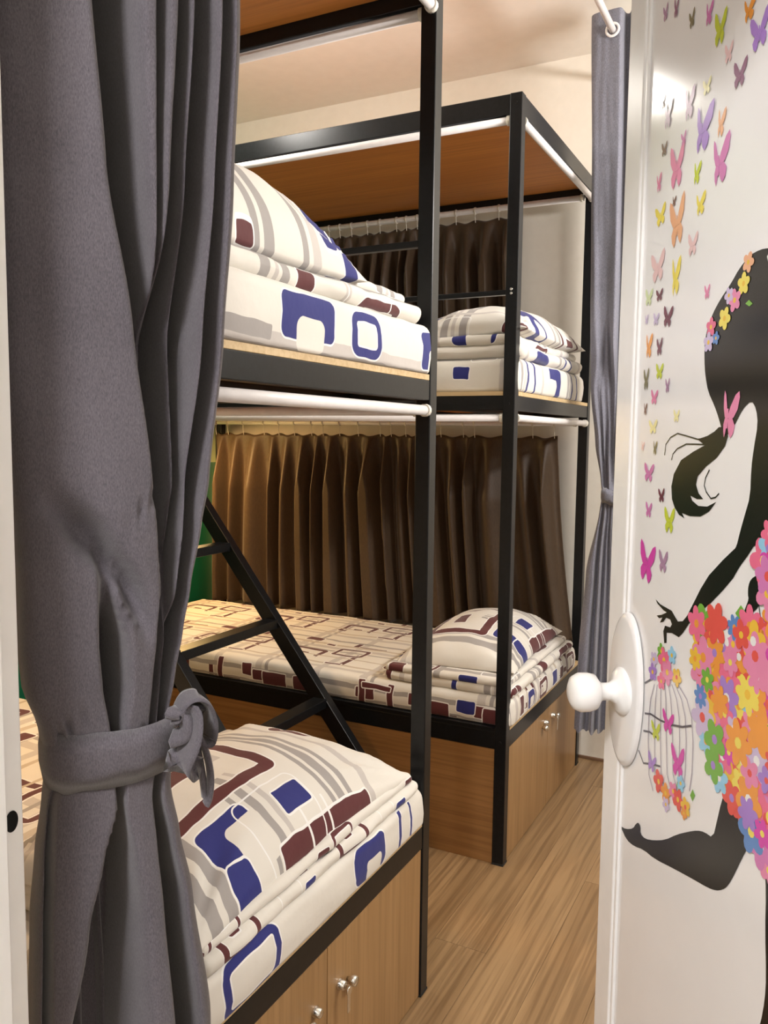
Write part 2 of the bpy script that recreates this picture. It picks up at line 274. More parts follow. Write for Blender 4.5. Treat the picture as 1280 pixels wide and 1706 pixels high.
nt.links.new(mx.outputs[2], b.inputs['Base Color']); b.inputs['Roughness'].default_value = .25
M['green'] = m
M['metal'] = speckled('black_enamel', (.0045, .0052, .0060), (.008, .009, .0105), 90, .30, .28, .04)
M['white_pvc'] = speckled('white_tube', (.78, .74, .73), (.84, .80, .79), 40, .35, .5)
M['door_white'] = speckled('white_door_sheet', (.80, .785, .78), (.82, .805, .80), 15, .16, .5)
M['frame_white'] = speckled('white_frame_gloss', (.80, .79, .78), (.84, .83, .82), 25, .3, .5)
M['knob_white'] = speckled('white_knob_gloss', (.90, .90, .89), (.93, .93, .92), 25, .2, .5)
M['chrome'] = speckled('lock_chrome', (.72, .70, .66), (.80, .78, .74), 200, .2, .5, metallic=1.0)
M['hole'] = speckled('dark_hole', (.004, .004, .004), (.008, .008, .008), 90, .8, .2)
M['rubber'] = speckled('black_rubber', (.012, .012, .012), (.02, .02, .02), 90, .8, .3)
M['hook'] = speckled('hook_plastic', (.70, .66, .58), (.78, .74, .66), 90, .45, .5)
M['cab_door'] = wood('oak_laminate_upright', (.30, .170, .070), (.38, .225, .10), (.22, .12, .045), 2, .38)
M['cab_end'] = wood('oak_laminate_flat', (.27, .135, .045), (.34, .175, .065), (.18, .085, .03), 0, .38)
M['plank'] = wood('floor_oak', (.245, .148, .070), (.355, .225, .112), (.13, .072, .031), 1, .34, per_object=True)
M['base'] = wood('brown_skirting', (.16, .085, .045), (.22, .12, .065), (.10, .05, .03), 0, .45)
M['board_edge'] = wood('raw_plywood', (.52, .37, .19), (.62, .46, .26), (.42, .28, .13), 0, .6)
M['board_under'] = wood('brown_plywood_face', (.58, .215, .045), (.68, .27, .062), (.46, .165, .035), 0, .5)
M['grey_curtain'] = cloth_weave('grey_woven_curtain', (.070, .062, .073), (.135, .121, .139))
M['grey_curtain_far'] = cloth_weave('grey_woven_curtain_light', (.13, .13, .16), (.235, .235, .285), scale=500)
M['brown_curtain'] = speckled('brown_satin', (.050, .029, .014), (.074, .043, .021), 300, .5, .35, .05, vec=(1, 1, .2), sheen=.2)
M['print_tile'] = printed_cloth('cotton_print', TILE)
M['print_tile_b'] = printed_cloth('cotton_print_shifted', TILE, offset=(.30, .21))
M['print_tile_c'] = printed_cloth('cotton_print_turned', TILE, offset=(.12, .40), scale=1.15)
M['print_blanket'] = printed_cloth('cotton_blanket_print', TILE[8:] + [('f', .10, .33, .05, .03, .008, MAROON), ('f', .36, .10, .03, .04, .01, MAROON), ('f', .33, .56, .035, .03, .008, NAVY)], tile=(.62, .62), scale=1.7, offset=(.1, .05))
M['print_pillow'] = printed_cloth('cotton_pillow_print', PILLOW, tile=(3, 3))
PILLOW_UP = [('f', .355, .25, .011, .6, .001, GREY), ('f', .392, .25, .014, .6, .001, GREY), ('f', .500, .25, .010, .6, .001, GREY), ('f', .535, .25, .012, .6, .001, LGREY), ('f', .22, .25, .012, .6, .001, GREY),
    ('f', .590, .060, .028, .044, .014, NAVY), ('f', .455, .250, .085, .014, .004, NAVY), ('f', .325, .004, .022, .008, .004, MAROON), ('f', .645, .03, .02, .05, .01, NAVY), ('f', .15, .2, .05, .06, .01, MAROON), ('o', .60, .12, .06, .09, .02, .0018, WHITE)]
M['print_pillow_b'] = printed_cloth('cotton_pillow_print_b', PILLOW_UP, tile=(3, 3), offset=(.105, 0))
FAR_SIDE = [('f', 1.2, -.06, .72, .004, .001, GREY), ('f', 1.2, -.075, .72, .008, .001, LGREY)] + [('f', u, -.045, .011, .055, .003, MAROON) for u in (.60, .76, 1.36, 1.47)] + [
    ('f', .88, -.02, .020, .022, .003, MAROON), ('f', 1.00, -.042, .050, .024, .003, MAROON), ('f', 1.12, -.042, .035, .024, .003, MAROON), ('f', 1.415, -.008, .055, .008, .003, MAROON),
    ('f', 1.56, -.030, .022, .020, .003, MAROON), ('f', 1.65, -.050, .030, .026, .004, MAROON), ('f', 1.74, -.025, .030, .020, .006, NAVY), ('f', 1.82, -.055, .022, .035, .004, MAROON),
    ('f', 1.925, .12, .030, .020, .006, MAROON), ('f', 1.93, .22, .028, .030, .010, NAVY), ('f', 1.94, .225, .016, .016, .006, CREAM), ('o', 1.93, .36, .026, .045, .012, .007, MAROON), ('f', 1.93, .50, .024, .030, .006, NAVY), ('f', 1.935, .60, .022, .020, .004, MAROON), ('o', 1.925, .72, .028, .050, .014, .006, MAROON)]
M['print_sheet'] = printed_cloth('cotton_sheet_print', SHEET, FAR_SIDE, tile=(.37, .36), scale=.86)
SIDE_LOW = [('f', 0, .05, 9, .065, .001, CREAM), ('f', .60, .042, .062, .038, .018, NAVY), ('f', .615, .066, .03, .024, .012, CREAM), ('o', .20, .045, .07, .04, .016, .008, NAVY),
            ('f', .742, .05, .006, .05, .002, NAVY), ('f', .80, .05, .005, .05, .002, NAVY), ('f', .775, .09, .03, .006, .002, NAVY), ('f', .35, .088, .10, .010, .004, LGREY), ('f', .54, .092, .06, .008, .004, GREY)]
SIDE_UP = [('f', 0, .05, 9, .065, .001, CREAM), ('f', .45, .090, .6, .012, .002, LGREY), ('f', .45, .108, .6, .008, .002, GREY), ('f', .12, .080, .14, .012, .004, GREY),
           ('f', .37, .045, .085, .038, .016, NAVY), ('f', .375, .075, .045, .03, .018, CREAM), ('o', .575, .052, .048, .034, .016, .009, NAVY), ('f', .865, .055, .040, .040, .014, NAVY), ('f', .885, .078, .024, .026, .012, CREAM)]
M['print_side_low'] = printed_cloth('cotton_print_lower_near', SHEET, SIDE_LOW, tile=(.37, .36), scale=.7)
M['print_side_up'] = printed_cloth('cotton_print_upper_near', TILE, SIDE_UP)

STICK = {'black': (.012, .011, .010), 'white': (.8, .79, .78), 'mauve': (.42, .25, .38), 'plum': (.30, .16, .24), 'olive': (.22, .20, .12), 'orchid': (.62, .20, .46), 'lime': (.55, .62, .06),
         'orange': (.80, .32, .06), 'violet': (.38, .22, .60), 'palepink': (.80, .55, .55), 'paleyellow': (.80, .75, .38), 'peach': (.80, .42, .24), 'brown': (.22, .12, .10),
         'pink': (.75, .25, .42), 'yellow': (.82, .68, .12), 'palelime': (.62, .70, .40), 'maroon': (.16, .04, .07), 'lilac': (.58, .48, .68), 'magenta': (.65, .07, .40),
         'rose': (.78, .16, .28), 'blue': (.12, .25, .55), 'sky': (.30, .58, .78), 'green': (.18, .42, .06), 'gold': (.80, .50, .06), 'red': (.72, .10, .08), 'wire': (.10, .09, .11), 'palewire': (.42, .38, .44)}
SM = {k: speckled('sticker_' + k, tuple(x * .95 for x in c), c, 40, .2, .5) for k, c in STICK.items()}

# ------------------------------------------------------------------ mesh helpers
def link(name, bm, mats, parent=None, smooth=False, sharp=None):
    me = bpy.data.meshes.new(name)
    bm.normal_update()
    bm.to_mesh(me)
    bm.free()
    for m in (mats if isinstance(mats, (list, tuple)) else [mats]):
        me.materials.append(m)
    if smooth:
        me.polygons.foreach_set('use_smooth', [True] * len(me.polygons))
        if sharp: me.set_sharp_from_angle(angle=sharp)
    o = bpy.data.objects.new(name, me)
    col.objects.link(o)
    if parent: o.parent = parent
    return o

def tag(o, label=None, cat=None, group=None, kind=None):
    for k, v in (('label', label), ('category', cat), ('group', group), ('kind', kind)):
        if v: o[k] = v
    return o

def empty(name, loc=(0, 0, 0), label=None, cat=None, group=None, kind=None):
    o = bpy.data.objects.new(name, None)
    o.empty_display_size = .1
    o.location = loc
    col.objects.link(o)
    return tag(o, label, cat, group, kind)

def box(bm, lo, hi, bev=0.0, mi=0):
    b2 = bmesh.new()
    bmesh.ops.create_cube(b2, size=1)
    for v in b2.verts:
        v.co = Vector([lo[i] + (v.co[i] + .5) * (hi[i] - lo[i]) for i in range(3)])
    if bev:
        bmesh.ops.bevel(b2, geom=b2.edges[:], offset=bev, segments=2, affect='EDGES', profile=.5)
    for f in b2.faces: f.material_index = mi
    merge(bm, b2)

def merge(bm, b2, mat=None):
    vs = {}
    uv2 = b2.loops.layers.uv.active
    uv1 = bm.loops.layers.uv.verify() if uv2 else None
    for v in b2.verts: vs[v] = bm.verts.new(mat @ v.co if mat else v.co)
    for f in b2.faces:
        try: nf = bm.faces.new([vs[v] for v in f.verts])
        except ValueError: continue
        nf.material_index = f.material_index
        if uv2:
            for a, b in zip(nf.loops, f.loops): a[uv1].uv = b[uv2].uv
    b2.free()

def boxobj(name, lo, hi, mat, parent=None, bev=0.0):
    """box with its origin at its own base centre; coordinates are world unless the parent is moved"""
    bm = bmesh.new()
    c = Vector(((lo[0] + hi[0]) / 2, (lo[1] + hi[1]) / 2, lo[2]))
    box(bm, [lo[i] - c[i] for i in range(3)], [hi[i] - c[i] for i in range(3)], bev)
    o = link(name, bm, mat, parent)
    o.location = c
    return o

def tube(bm, p0, p1, r, n=12, cap=True, mi=0):
    p0, p1 = Vector(p0), Vector(p1)
    d = (p1 - p0).normalized()
    a = d.orthogonal().normalized(); b = d.cross(a)
    rings = []
    for p in (p0, p1):
        rings.append([bm.verts.new(p + r * (math.cos(2 * PI * i / n) * a + math.sin(2 * PI * i / n) * b)) for i in range(n)])
    for i in range(n):
        f = bm.faces.new((rings[0][i], rings[0][(i + 1) % n], rings[1][(i + 1) % n], rings[1][i])); f.smooth = True; f.material_index = mi
    if cap:
        bm.faces.new(rings[0][::-1]).material_index = mi; bm.faces.new(rings[1]).material_index = mi

def tubeobj(name, p0, p1, r, mat, parent=None, n=14):
    bm = bmesh.new(); tube(bm, p0, p1, r, n)
    return link(name, bm, mat, parent)

def path_tube(bm, pts, r, n=8, flat=None):
    """sweep along pts; flat=(w, t) gives a flat strap section instead of a round one"""
    pts = [Vector(p) for p in pts]
    rings = []; prev = None
    for i, p in enumerate(pts):
        d = (pts[min(i + 1, len(pts) - 1)] - pts[max(i - 1, 0)]).normalized()
        if prev is None: a = d.orthogonal().normalized()
        else: a = (prev - d * prev.dot(d)).normalized()
        prev = a; b = d.cross(a)
        sx, sy = flat if flat else (r, r)
        if callable(sx): sx = sx(i / (len(pts) - 1))
        rings.append([bm.verts.new(p + math.cos(2 * PI * k / n) * sx * a + math.sin(2 * PI * k / n) * sy * b) for k in range(n)])
    for q, s in zip(rings, rings[1:]):
        for k in range(n):
            bm.faces.new((q[k], q[(k + 1) % n], s[(k + 1) % n], s[k])).smooth = True
    bm.faces.new(rings[0][::-1]); bm.faces.new(rings[-1])

def lathe(bm, prof, n=32, mat=None):
    rings = []
    for r, z in prof:
        rings.append([bm.verts.new((r * math.cos(2 * PI * i / n), r * math.sin(2 * PI * i / n), z)) for i in range(n)] if r > 1e-6 else [bm.verts.new((0, 0, z))])
    for a, b in zip(rings, rings[1:]):
        for i in range(n):
            if len(a) == 1 and len(b) == 1: continue
            if len(a) == 1: f = bm.faces.new((a[0], b[(i + 1) % n], b[i]))
            elif len(b) == 1: f = bm.faces.new((a[i], a[(i + 1) % n], b[0]))
            else: f = bm.faces.new((a[i], a[(i + 1) % n], b[(i + 1) % n], b[i]))
            f.smooth = True
    if mat:
        for v in bm.verts: v.co = mat @ v.co
    bmesh.ops.recalc_face_normals(bm, faces=bm.faces[:])

def nz(x, y, z, s=1.0):
    return noise.noise(Vector((x * s, y * s, z * s)))

def soft_box(bm, x0, x1, y0, y1, zt, h, r, r2=None, step=.02, wob=.003, wsc=7, seed=0, uvflip=False, bulge=0.0, uv_off=(0, 0)):
    """padded slab with a rolled top edge; UVs are the cloth unrolled in metres"""
    r2 = r if r2 is None else r2
    prof = []
    K = 6
    for i in range(K + 1):
        a = PI / 2 * i / K; prof.append((r * math.sin(a), r * (1 - math.cos(a))))
    mid = max(h - r - r2, 0)
    for i in range(1, 4): prof.append((r + bulge * math.sin(PI * i / 3.0), r + mid * i / 3))
    for i in range(1, K + 1):
        a = PI / 2 * i / K; prof.append((r - r2 * (1 - math.cos(a)), r + mid + r2 * math.sin(a)))
    ds = [0.0]
    for a, b in zip(prof, prof[1:]): ds.append(ds[-1] + math.hypot(b[0] - a[0], b[1] - a[1]))
    fx0, fx1, fy0, fy1 = x0 + r, x1 - r, y0 + r, y1 - r
    nx, ny = max(2, int((fx1 - fx0) / step)), max(2, int((fy1 - fy0) / step))
    us = [-(i) for i in range(len(prof) - 1, 0, -1)] + [0.0] * 0
    def axis(f0, f1, n):
        out = [('lo', k) for k in range(len(prof) - 1, 0, -1)] + [('in', f0 + (f1 - f0) * i / n) for i in range(n + 1)] + [('hi', k) for k in range(1, len(prof))]
        return out
    ax, ay = axis(fx0, fx1, nx), axis(fy0, fy1, ny)
    uvl = bm.loops.layers.uv.verify()
    grid = []; uvs = []
    for a in ax:
        row = []; ur = []
        for b in ay:
            ka = 0 if a[0] == 'in' else a[1]; kb = 0 if b[0] == 'in' else b[1]
            sx = {'lo': -1, 'in': 0, 'hi': 1}[a[0]]; sy = {'lo': -1, 'in': 0, 'hi': 1}[b[0]]
            bx = a[1] if a[0] == 'in' else (fx0 if sx < 0 else fx1)
            by = b[1] if b[0] == 'in' else (fy0 if sy < 0 else fy1)
            k = max(ka, kb); lat, dr = prof[k]
            dx, dy = sx * ka, sy * kb
            L = math.hypot(dx, dy) or 1.0
            px, py, pz = bx + lat * dx / L, by + lat * dy / L, zt - dr
            n = wob * nz(px + seed, py - seed * .7, pz, wsc) + wob * .5 * nz(px - seed, py + seed, pz * 2, wsc * 2.6)
            low = dr / max(h, 1e-6)
            fade = 1 - max(0, (low - .75) / .25) ** 2
            px += n * dx / L * fade * 1.5; py += n * dy / L * fade * 1.5; pz += n * (1 if k == 0 else .6) * fade
            row.append(bm.verts.new((px, py, pz)))
            ux = (bx - x0) + sx * ds[ka]; uy = (by - y0) + sy * ds[kb]
            ur.append((ux + uv_off[0], uy + uv_off[1]) if not uvflip else (uy + uv_off[1], (x1 - x0) - ux + uv_off[0]))
        grid.append(row); uvs.append(ur)
    for i in range(len(ax) - 1):
        for j in range(len(ay) - 1):
            f = bm.faces.new((grid[i][j], grid[i + 1][j], grid[i + 1][j + 1], grid[i][j + 1])); f.smooth = True
            for lp, (p, q) in zip(f.loops, ((i, j), (i + 1, j), (i + 1, j + 1), (i, j + 1))): lp[uvl].uv = uvs[p][q]
    ring = [grid[i][0] for i in range(len(ax))] + [grid[-1][j] for j in range(1, len(ay))] + [grid[i][-1] for i in range(len(ax) - 2, -1, -1)] + [grid[0][j] for j in range(len(ay) - 2, 0, -1)]
    try: bm.faces.new(ring[::-1])
    except ValueError: pass

def pillow_mesh(bm, L, W, T, n=44, seed=0.0, flat=.30, pinch=.07, sag=0.0):
    """u along L (local x), v along W (local y); a soft cushion with drawn-out corners and a sewn edge"""
    uvl = bm.loops.layers.uv.verify()
    def make(top):
        g = []
        for i in range(n + 1):
            row = []
            for j in range(n + 1):
                u, v = -math.cos(PI * i / n), -math.cos(PI * j / n)
                x = L / 2 * u * (1 - pinch * (1 - v * v) * abs(u)); y = W / 2 * v * (1 - pinch * (1 - u * u) * abs(v))
                e = max(0, (1 - abs(u) ** 2.4)) ** .52 * max(0, (1 - abs(v) ** 2.2)) ** .55
                z = T * e * (1 if top else -flat)
                if top:
                    z += .010 * nz(x + seed, y, seed, 6) * e + .006 * nz(x - seed, y + seed, seed, 14) * min(1, e * 2)
                    # pulled creases that fan out of the corners
                    for cu, cv in ((1, 1), (1, -1), (-1, 1), (-1, -1)):
                        dx, dy = (cu - u), (cv - v); rr = math.hypot(dx, dy)
                        ang = math.atan2(dy * cv, dx * cu)
                        z += .006 * math.sin(ang * 13 + seed) * math.exp(-((rr - .35) / .25) ** 2) * min(1, e * 3)
                z += sag * (u * u)
                row.append((Vector((x, y, z)), (L / 2 * (u + 1), W / 2 * (v + 1))))
            g.append(row)
        return g
    T1, B1 = make(True), make(False)
    vt = [[bm.verts.new(c[0]) for c in r] for r in T1]
    vb = [[vt[i][j] if i in (0, n) or j in (0, n) else bm.verts.new(B1[i][j][0]) for j in range(n + 1)] for i in range(n + 1)]
    for i in range(n):
        for j in range(n):
            for vv, rev in ((vt, False), (vb, True)):
                q = [(i, j), (i + 1, j), (i + 1, j + 1), (i, j + 1)]
                if rev: q = q[::-1]
                try: f = bm.faces.new([vv[a][b] for a, b in q])
                except ValueError: continue
                f.smooth = True
                for lp, (a, b) in zip(f.loops, q): lp[uvl].uv = T1[a][b][1]

def lerp_rows(rows, z):
    """rows sorted by falling z: (z, centre, half_width, valleys)"""
    if z >= rows[0][0]: return rows[0]
    if z <= rows[-1][0]: return rows[-1]
    for a, b in zip(rows, rows[1:]):
        if a[0] >= z >= b[0]:
            t = (a[0] - z) / (a[0] - b[0]); t = t * t * (3 - 2 * t) * .5 + t * .5
            L = lambda p, q: p + (q - p) * t
            return (z, L(a[1], b[1]), L(a[2], b[2]), [tuple(L(p, q) for p, q in zip(x, y)) for x, y in zip(a[3], b[3])])

def gathered_curtain(rows, base, e1, e2, zt, zb, depth, nz_=170, nt=420, back_pleats=7, hem=0.0, backdepth=None, boxy=.55):
    """a bundle of cloth: rows give silhouette and valleys of the side towards the doorway, the back is evenly pleated"""
    bm = bmesh.new()
    e1, e2 = Vector((*e1, 0)).normalized(), Vector((*e2, 0)).normalized()
    base = Vector((*base, 0))
    rings = []
    for i in range(nz_ + 1):
        z = zt + (zb - zt) * i / nz_
        _, c, h, vs = lerp_rows(rows, z)
        dp = depth(z) if callable(depth) else depth
        ring = []
        for k in range(nt):
            th = 2 * PI * k / nt
            ct, st = math.cos(th), math.sin(th)
            t = (1 - ct) / 2
            s = c - h * ct
            if st >= 0:
                d = dp * st ** boxy
                for tc, tw, td in vs:
                    if td > 0 and tw > 1e-4:
                        q = abs(t - tc) / (tw * 1.25)
                        if q < 3: d -= td * 2.1 * math.exp(-q ** 3)
                d += .0022 * nz(t * 5, z * 3.0, 1.7, 1.6) * min(1, st * 3)
                d = max(d, -(dp if backdepth is None else backdepth(z)) * .9 * st ** .5)
            else:
                bd = dp if backdepth is None else backdepth(z)
                d = -bd * abs(st) ** .6 + .3 * bd * math.sin(back_pleats * 2 * PI * t) * abs(st)
            zz = z
            if i == nz_ and hem: zz += hem * math.sin(t * 34)
            ring.append(bm.verts.new(base + e1 * s + e2 * d + Vector((0, 0, zz))))
        rings.append(ring)
    for a, b in zip(rings, rings[1:]):
        for k in range(nt):
            bm.faces.new((a[k], b[k], b[(k + 1) % nt], a[(k + 1) % nt])).smooth = True
    return bm

def strap_round(bm, c, e1, e2, h1, h2, z0, z1, t=.003, n=64, tilt=0.0, wave=.0, boxy=.6):
    c = Vector((*c, 0)); e1, e2 = Vector((*e1, 0)).normalized(), Vector((*e2, 0)).normalized()
    prof = [(0, 0), (.35, 1), (.65, 1), (1, 0), (.65, -.6), (.35, -.6)]
    rings = []
    for k in range(n):
        a = 2 * PI * k / n
        ct, st = math.cos(a), math.sin(a)
        sg = 1 if st >= 0 else -1
        ring = []
        for f, o in prof:
            z = z0 + (z1 - z0) * f + tilt * ct * -1 + wave * nz(ct, st, f, 2.5)
            k1 = 1 + o * t / h1; k2 = 1 + o * t / h2
            ring.append(bm.verts.new(c - e1 * h1 * k1 * ct + e2 * h2 * k2 * sg * abs(st) ** boxy + Vector((0, 0, z))))
        rings.append(ring)
    for a, b in zip(rings, rings[1:] + rings[:1]):
        for k in range(6):
            bm.faces.new((a[k], a[(k + 1) % 6], b[(k + 1) % 6], b[k])).smooth = True
    bmesh.ops.recalc_face_normals(bm, faces=bm.faces[:])

# ------------------------------------------------------------------ the room
ZC = 2.865                     # ceiling
XL, XR = -1.93, 1.78          # left and right walls
YB, YP0, YP1 = 3.42, .40, .517  # back wall; partition with the doorway
YH = -1.50                     # far wall of the corridor
XJ, XH = .15, 1.062            # door opening
ZD = 2.06

def structure(name, lo, hi, mat, bev=0.0, parent=None):
    o = boxobj(name, lo, hi, mat, parent, bev)
    if not parent: o['kind'] = 'structure'
    return o

fl = structure('floor', (XL - .1, YH - .1, -.06), (XR + .1, YB + .1, -.004), M['rubber'])
structure('ceiling', (XL - .1, YH - .1, ZC), (XR + .1, YB + .1, ZC + .08), M['ceiling'])
structure('wall_back', (XL - .1, YB, 0), (XR + .1, YB + .1, ZC), M['wall'])
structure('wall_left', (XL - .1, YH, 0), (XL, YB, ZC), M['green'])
structure('wall_right', (XR, YH, 0), (XR + .1, YB, ZC), M['wall'])
structure('wall_hall', (XL - .1, YH - .1, 0), (XR + .1, YH, ZC), M['partition'])
# partition: three pieces around the doorway, one wall
bm = bmesh.new()
box(bm, (XL, YP0, 0), (XJ - .03, YP1 - .01, ZC)); box(bm, (XH + .03, YP0, 0), (XR, YP1 - .01, ZC)); box(bm, (XJ - .03, YP0, ZD + .03), (XH + .03, YP1 - .01, ZC))
tag(link('wall_front', bm, M['partition']), kind='structure')
structure('baseboard_back', (XL, YB - .010, 0), (XR, YB, .012), M['base'], .002)
# door frame with its stop, and the latch hole in the left jamb
tr = empty('trim_1', (XJ, YP1, 0), kind='structure')
def rel(o, root): o.location = o.location - root.location; return o
rel(boxobj('jamb', (XJ - .03, YP0 - .01, 0), (XJ, YP1, ZD), M['frame_white'], tr, .002), tr)
rel(boxobj('jamb', (XH, YP0 - .01, 0), (XH + .03, YP1, ZD), M['frame_white'], tr, .002), tr)
rel(boxobj('door_head', (XJ - .03, YP0 - .01, ZD), (XH + .03, YP1, ZD + .03), M['frame_white'], tr, .002), tr)
rel(boxobj('door_stop', (XJ, YP0, 0), (XJ + .011, .4915, ZD - .001), M['frame_white'], tr, .002), tr)
rel(boxobj('door_stop', (XH - .011, YP0, 0), (XH, .455, ZD - .001), M['frame_white'], tr, .002), tr)
rel(boxobj('casing', (XJ - .09, YP0 - .022, 0), (XJ - .006, YP0 - .010, ZD + .08), M['frame_white'], tr, .003), tr)
rel(boxobj('casing', (XH + .006, YP0 - .022, 0), (XH + .09, YP0 - .010, ZD + .08), M['frame_white'], tr, .003), tr)
bm = bmesh.new()
lathe(bm, [(0, -.0002), (.0088, -.0002), (.0098, .0006), (.0088, .0006), (.0080, .0002), (0, .0002)], 28, Matrix.Translation((XJ, .5035, .988)) @ Matrix.Rotation(PI / 2, 4, 'Y') @ Matrix.Diagonal((1.05, .72, 1, 1)))
o = link('latch_hole', bm, M['hole'], tr); o.location = -tr.location

# floor planks, laid along the aisle
proto = {}
PW = .145
ix = 0
x = -.62
while x < XR - .01:
    x1 = min(x + PW, XR - .001)
    y = -.9 - (ix * .71) % 1.9
    while y < YB:
        y0, y1 = max(y, -.9), min(y + 1.9, YB - .001)
        if y1 - y0 > .03:
            key = (round(x1 - x, 3), round(y1 - y0, 3))
            if key not in proto:
                bm = bmesh.new(); a, b = key[0] / 2 - .0003, key[1] / 2 - .0003
                box(bm, (-a, -b, -.004), (a, b, 0), .0005)
                p = link('plank', bm, M['plank'], fl); proto[key] = p
            else:
                p = proto[key].copy(); col.objects.link(p)
            p.location = Vector(((x + x1) / 2, (y0 + y1) / 2, 0)) - fl.location
        y += 1.9
    x = x1; ix += 1

# ------------------------------------------------------------------ bunk beds
PT = .037
ZLo, ZUp, ZTop = (.375, .430), (1.430, 1.475), (2.290, 2.348)
BL = 1.86
ML = 1.885

def bunk(x1, y0, y1, label, guard_side, far_pole=.016):
    b = empty('bunk_bed', (x1, y0, 0), label, 'bunk bed', 'black steel bunk beds')
    W = y1 - y0
    X0 = -BL
    def bx(n, lo, hi, m='metal', bev=.002): return boxobj(n, lo, hi, M[m], b, bev)
    for px in (X0, -PT):
        for py in (0, W - PT):
            bx('post', (px, py, .004), (px + PT, py + PT, ZTop[1]))
            bx('post_foot', (px - .001, py - .001, 0), (px + PT + .001, py + PT + .001, .006), 'rubber', .001)
    t = .026
    for z0, z1 in (ZLo, ZUp, ZTop):
        for py in (.004, W - t - .004): bx('side_rail', (X0 + PT, py, z0), (-PT, py + t, z1))
        for px in (X0 + .004, -t - .002): bx('end_rail', (px, PT, z0), (px + t, W - PT, z1))
    # boards: the middle one is raw ply at its edge and brown below, the roof board is brown
    for z in (ZLo[1], ZUp[1]):
        bm = bmesh.new(); box(bm, (X0 + .002, .002 + PT, z), (-.002, W - .002 - PT, z + .013), .001)
        fill = bm if z > 1 else bmesh.new()
        box(fill, (X0 + PT, .003, z), (-PT - .001, PT + .0005, z + .0125)); box(fill, (X0 + PT, W - PT - .0005, z), (-PT - .001, W - .003, z + .0125))
        link('bed_board', bm, M['board_edge'], b)
        if fill is not bm: link('side_ledge', fill, M['metal'], b)
    bm = bmesh.new(); box(bm, (X0 + .032, .032, ZTop[1] - .026), (-.030, W - .032, ZTop[1] - .010), .001)
    link('roof_board', bm, M['board_under'], b)
    bm = bmesh.new(); box(bm, (X0 + .032, .032, ZUp[0] + .020), (-.030, W - .032, ZUp[0] + .044), .001)
    link('under_board', bm, M['board_under'], b)
    for k in range(5):      # slats under the middle board
        sx = X0 + .3 + k * .33
        bx('cross_bar', (sx, t + .005, ZUp[0] + .002), (sx + .025, W - t - .005, ZUp[0] + .019))
    # guard rail of two thin bars, on the side of the gap
    gy = W - PT * .5 if guard_side > 0 else PT * .5
    for zg in (1.781,):
        bm = bmesh.new(); box(bm, (X0 + PT - .002, gy - .009, zg - .0075), (-PT + .002, gy + .009, zg + .0075), .0015)
        link('guard_rail', bm, M['metal'], b)
    for k in range(3):
        sx = X0 + .10 + k * .40
        bx('guard_upright', (sx, gy - .007, ZUp[1] + .013), (sx + .014, gy + .007, 1.775))
    # white curtain poles under the rails of both tiers
    for zp in (ZUp[0] - .022, ZTop[0] - .013):
        r = .0115
        for py in (.016, W - far_pole):
            p = tubeobj('curtain_pole', (X0 + PT, py, zp), (-PT - .002, py, zp), r, M['white_pvc'], b)
        tubeobj('curtain_pole', (-.010, PT + .002, zp), (-.010, W - PT - .002, zp), r, M['white_pvc'], b)
        for py in (PT + .006, W - PT - .006):
            bm = bmesh.new(); tube(bm, (-.010, py - .006, zp), (-.010, py + .006, zp), r + .003); link('pole_end', bm, M['hook'], b)
        for py in (.016, W - far_pole):
            bm = bmesh.new(); tube(bm, (-PT - .012, py, zp), (-PT - .001, py, zp), r + .003); link('pole_end', bm, M['hook'], b)
    for zz in (.40, 1.45, 2.32, 1.787, 1.775):   # bolt heads on the corner post
        bm = bmesh.new(); tube(bm, (-PT * .5, -.003, zz), (-PT * .5, .001, zz), .004, 10); link('bolt', bm, M['chrome'] if zz in (1.787, 1.775) else M['metal'], b)
    return b

NX, NY0, NY1 = .026, .80, 1.760
FX, FY0, FY1 = .0, 2.400, 3.356
near = bunk(NX, NY0, NY1, 'black steel bunk bed nearest the doorway, beside the tied grey curtain', 1)
far = bunk(FX, FY0, FY1, 'black steel bunk bed at the far end against the back wall', -1, .062)

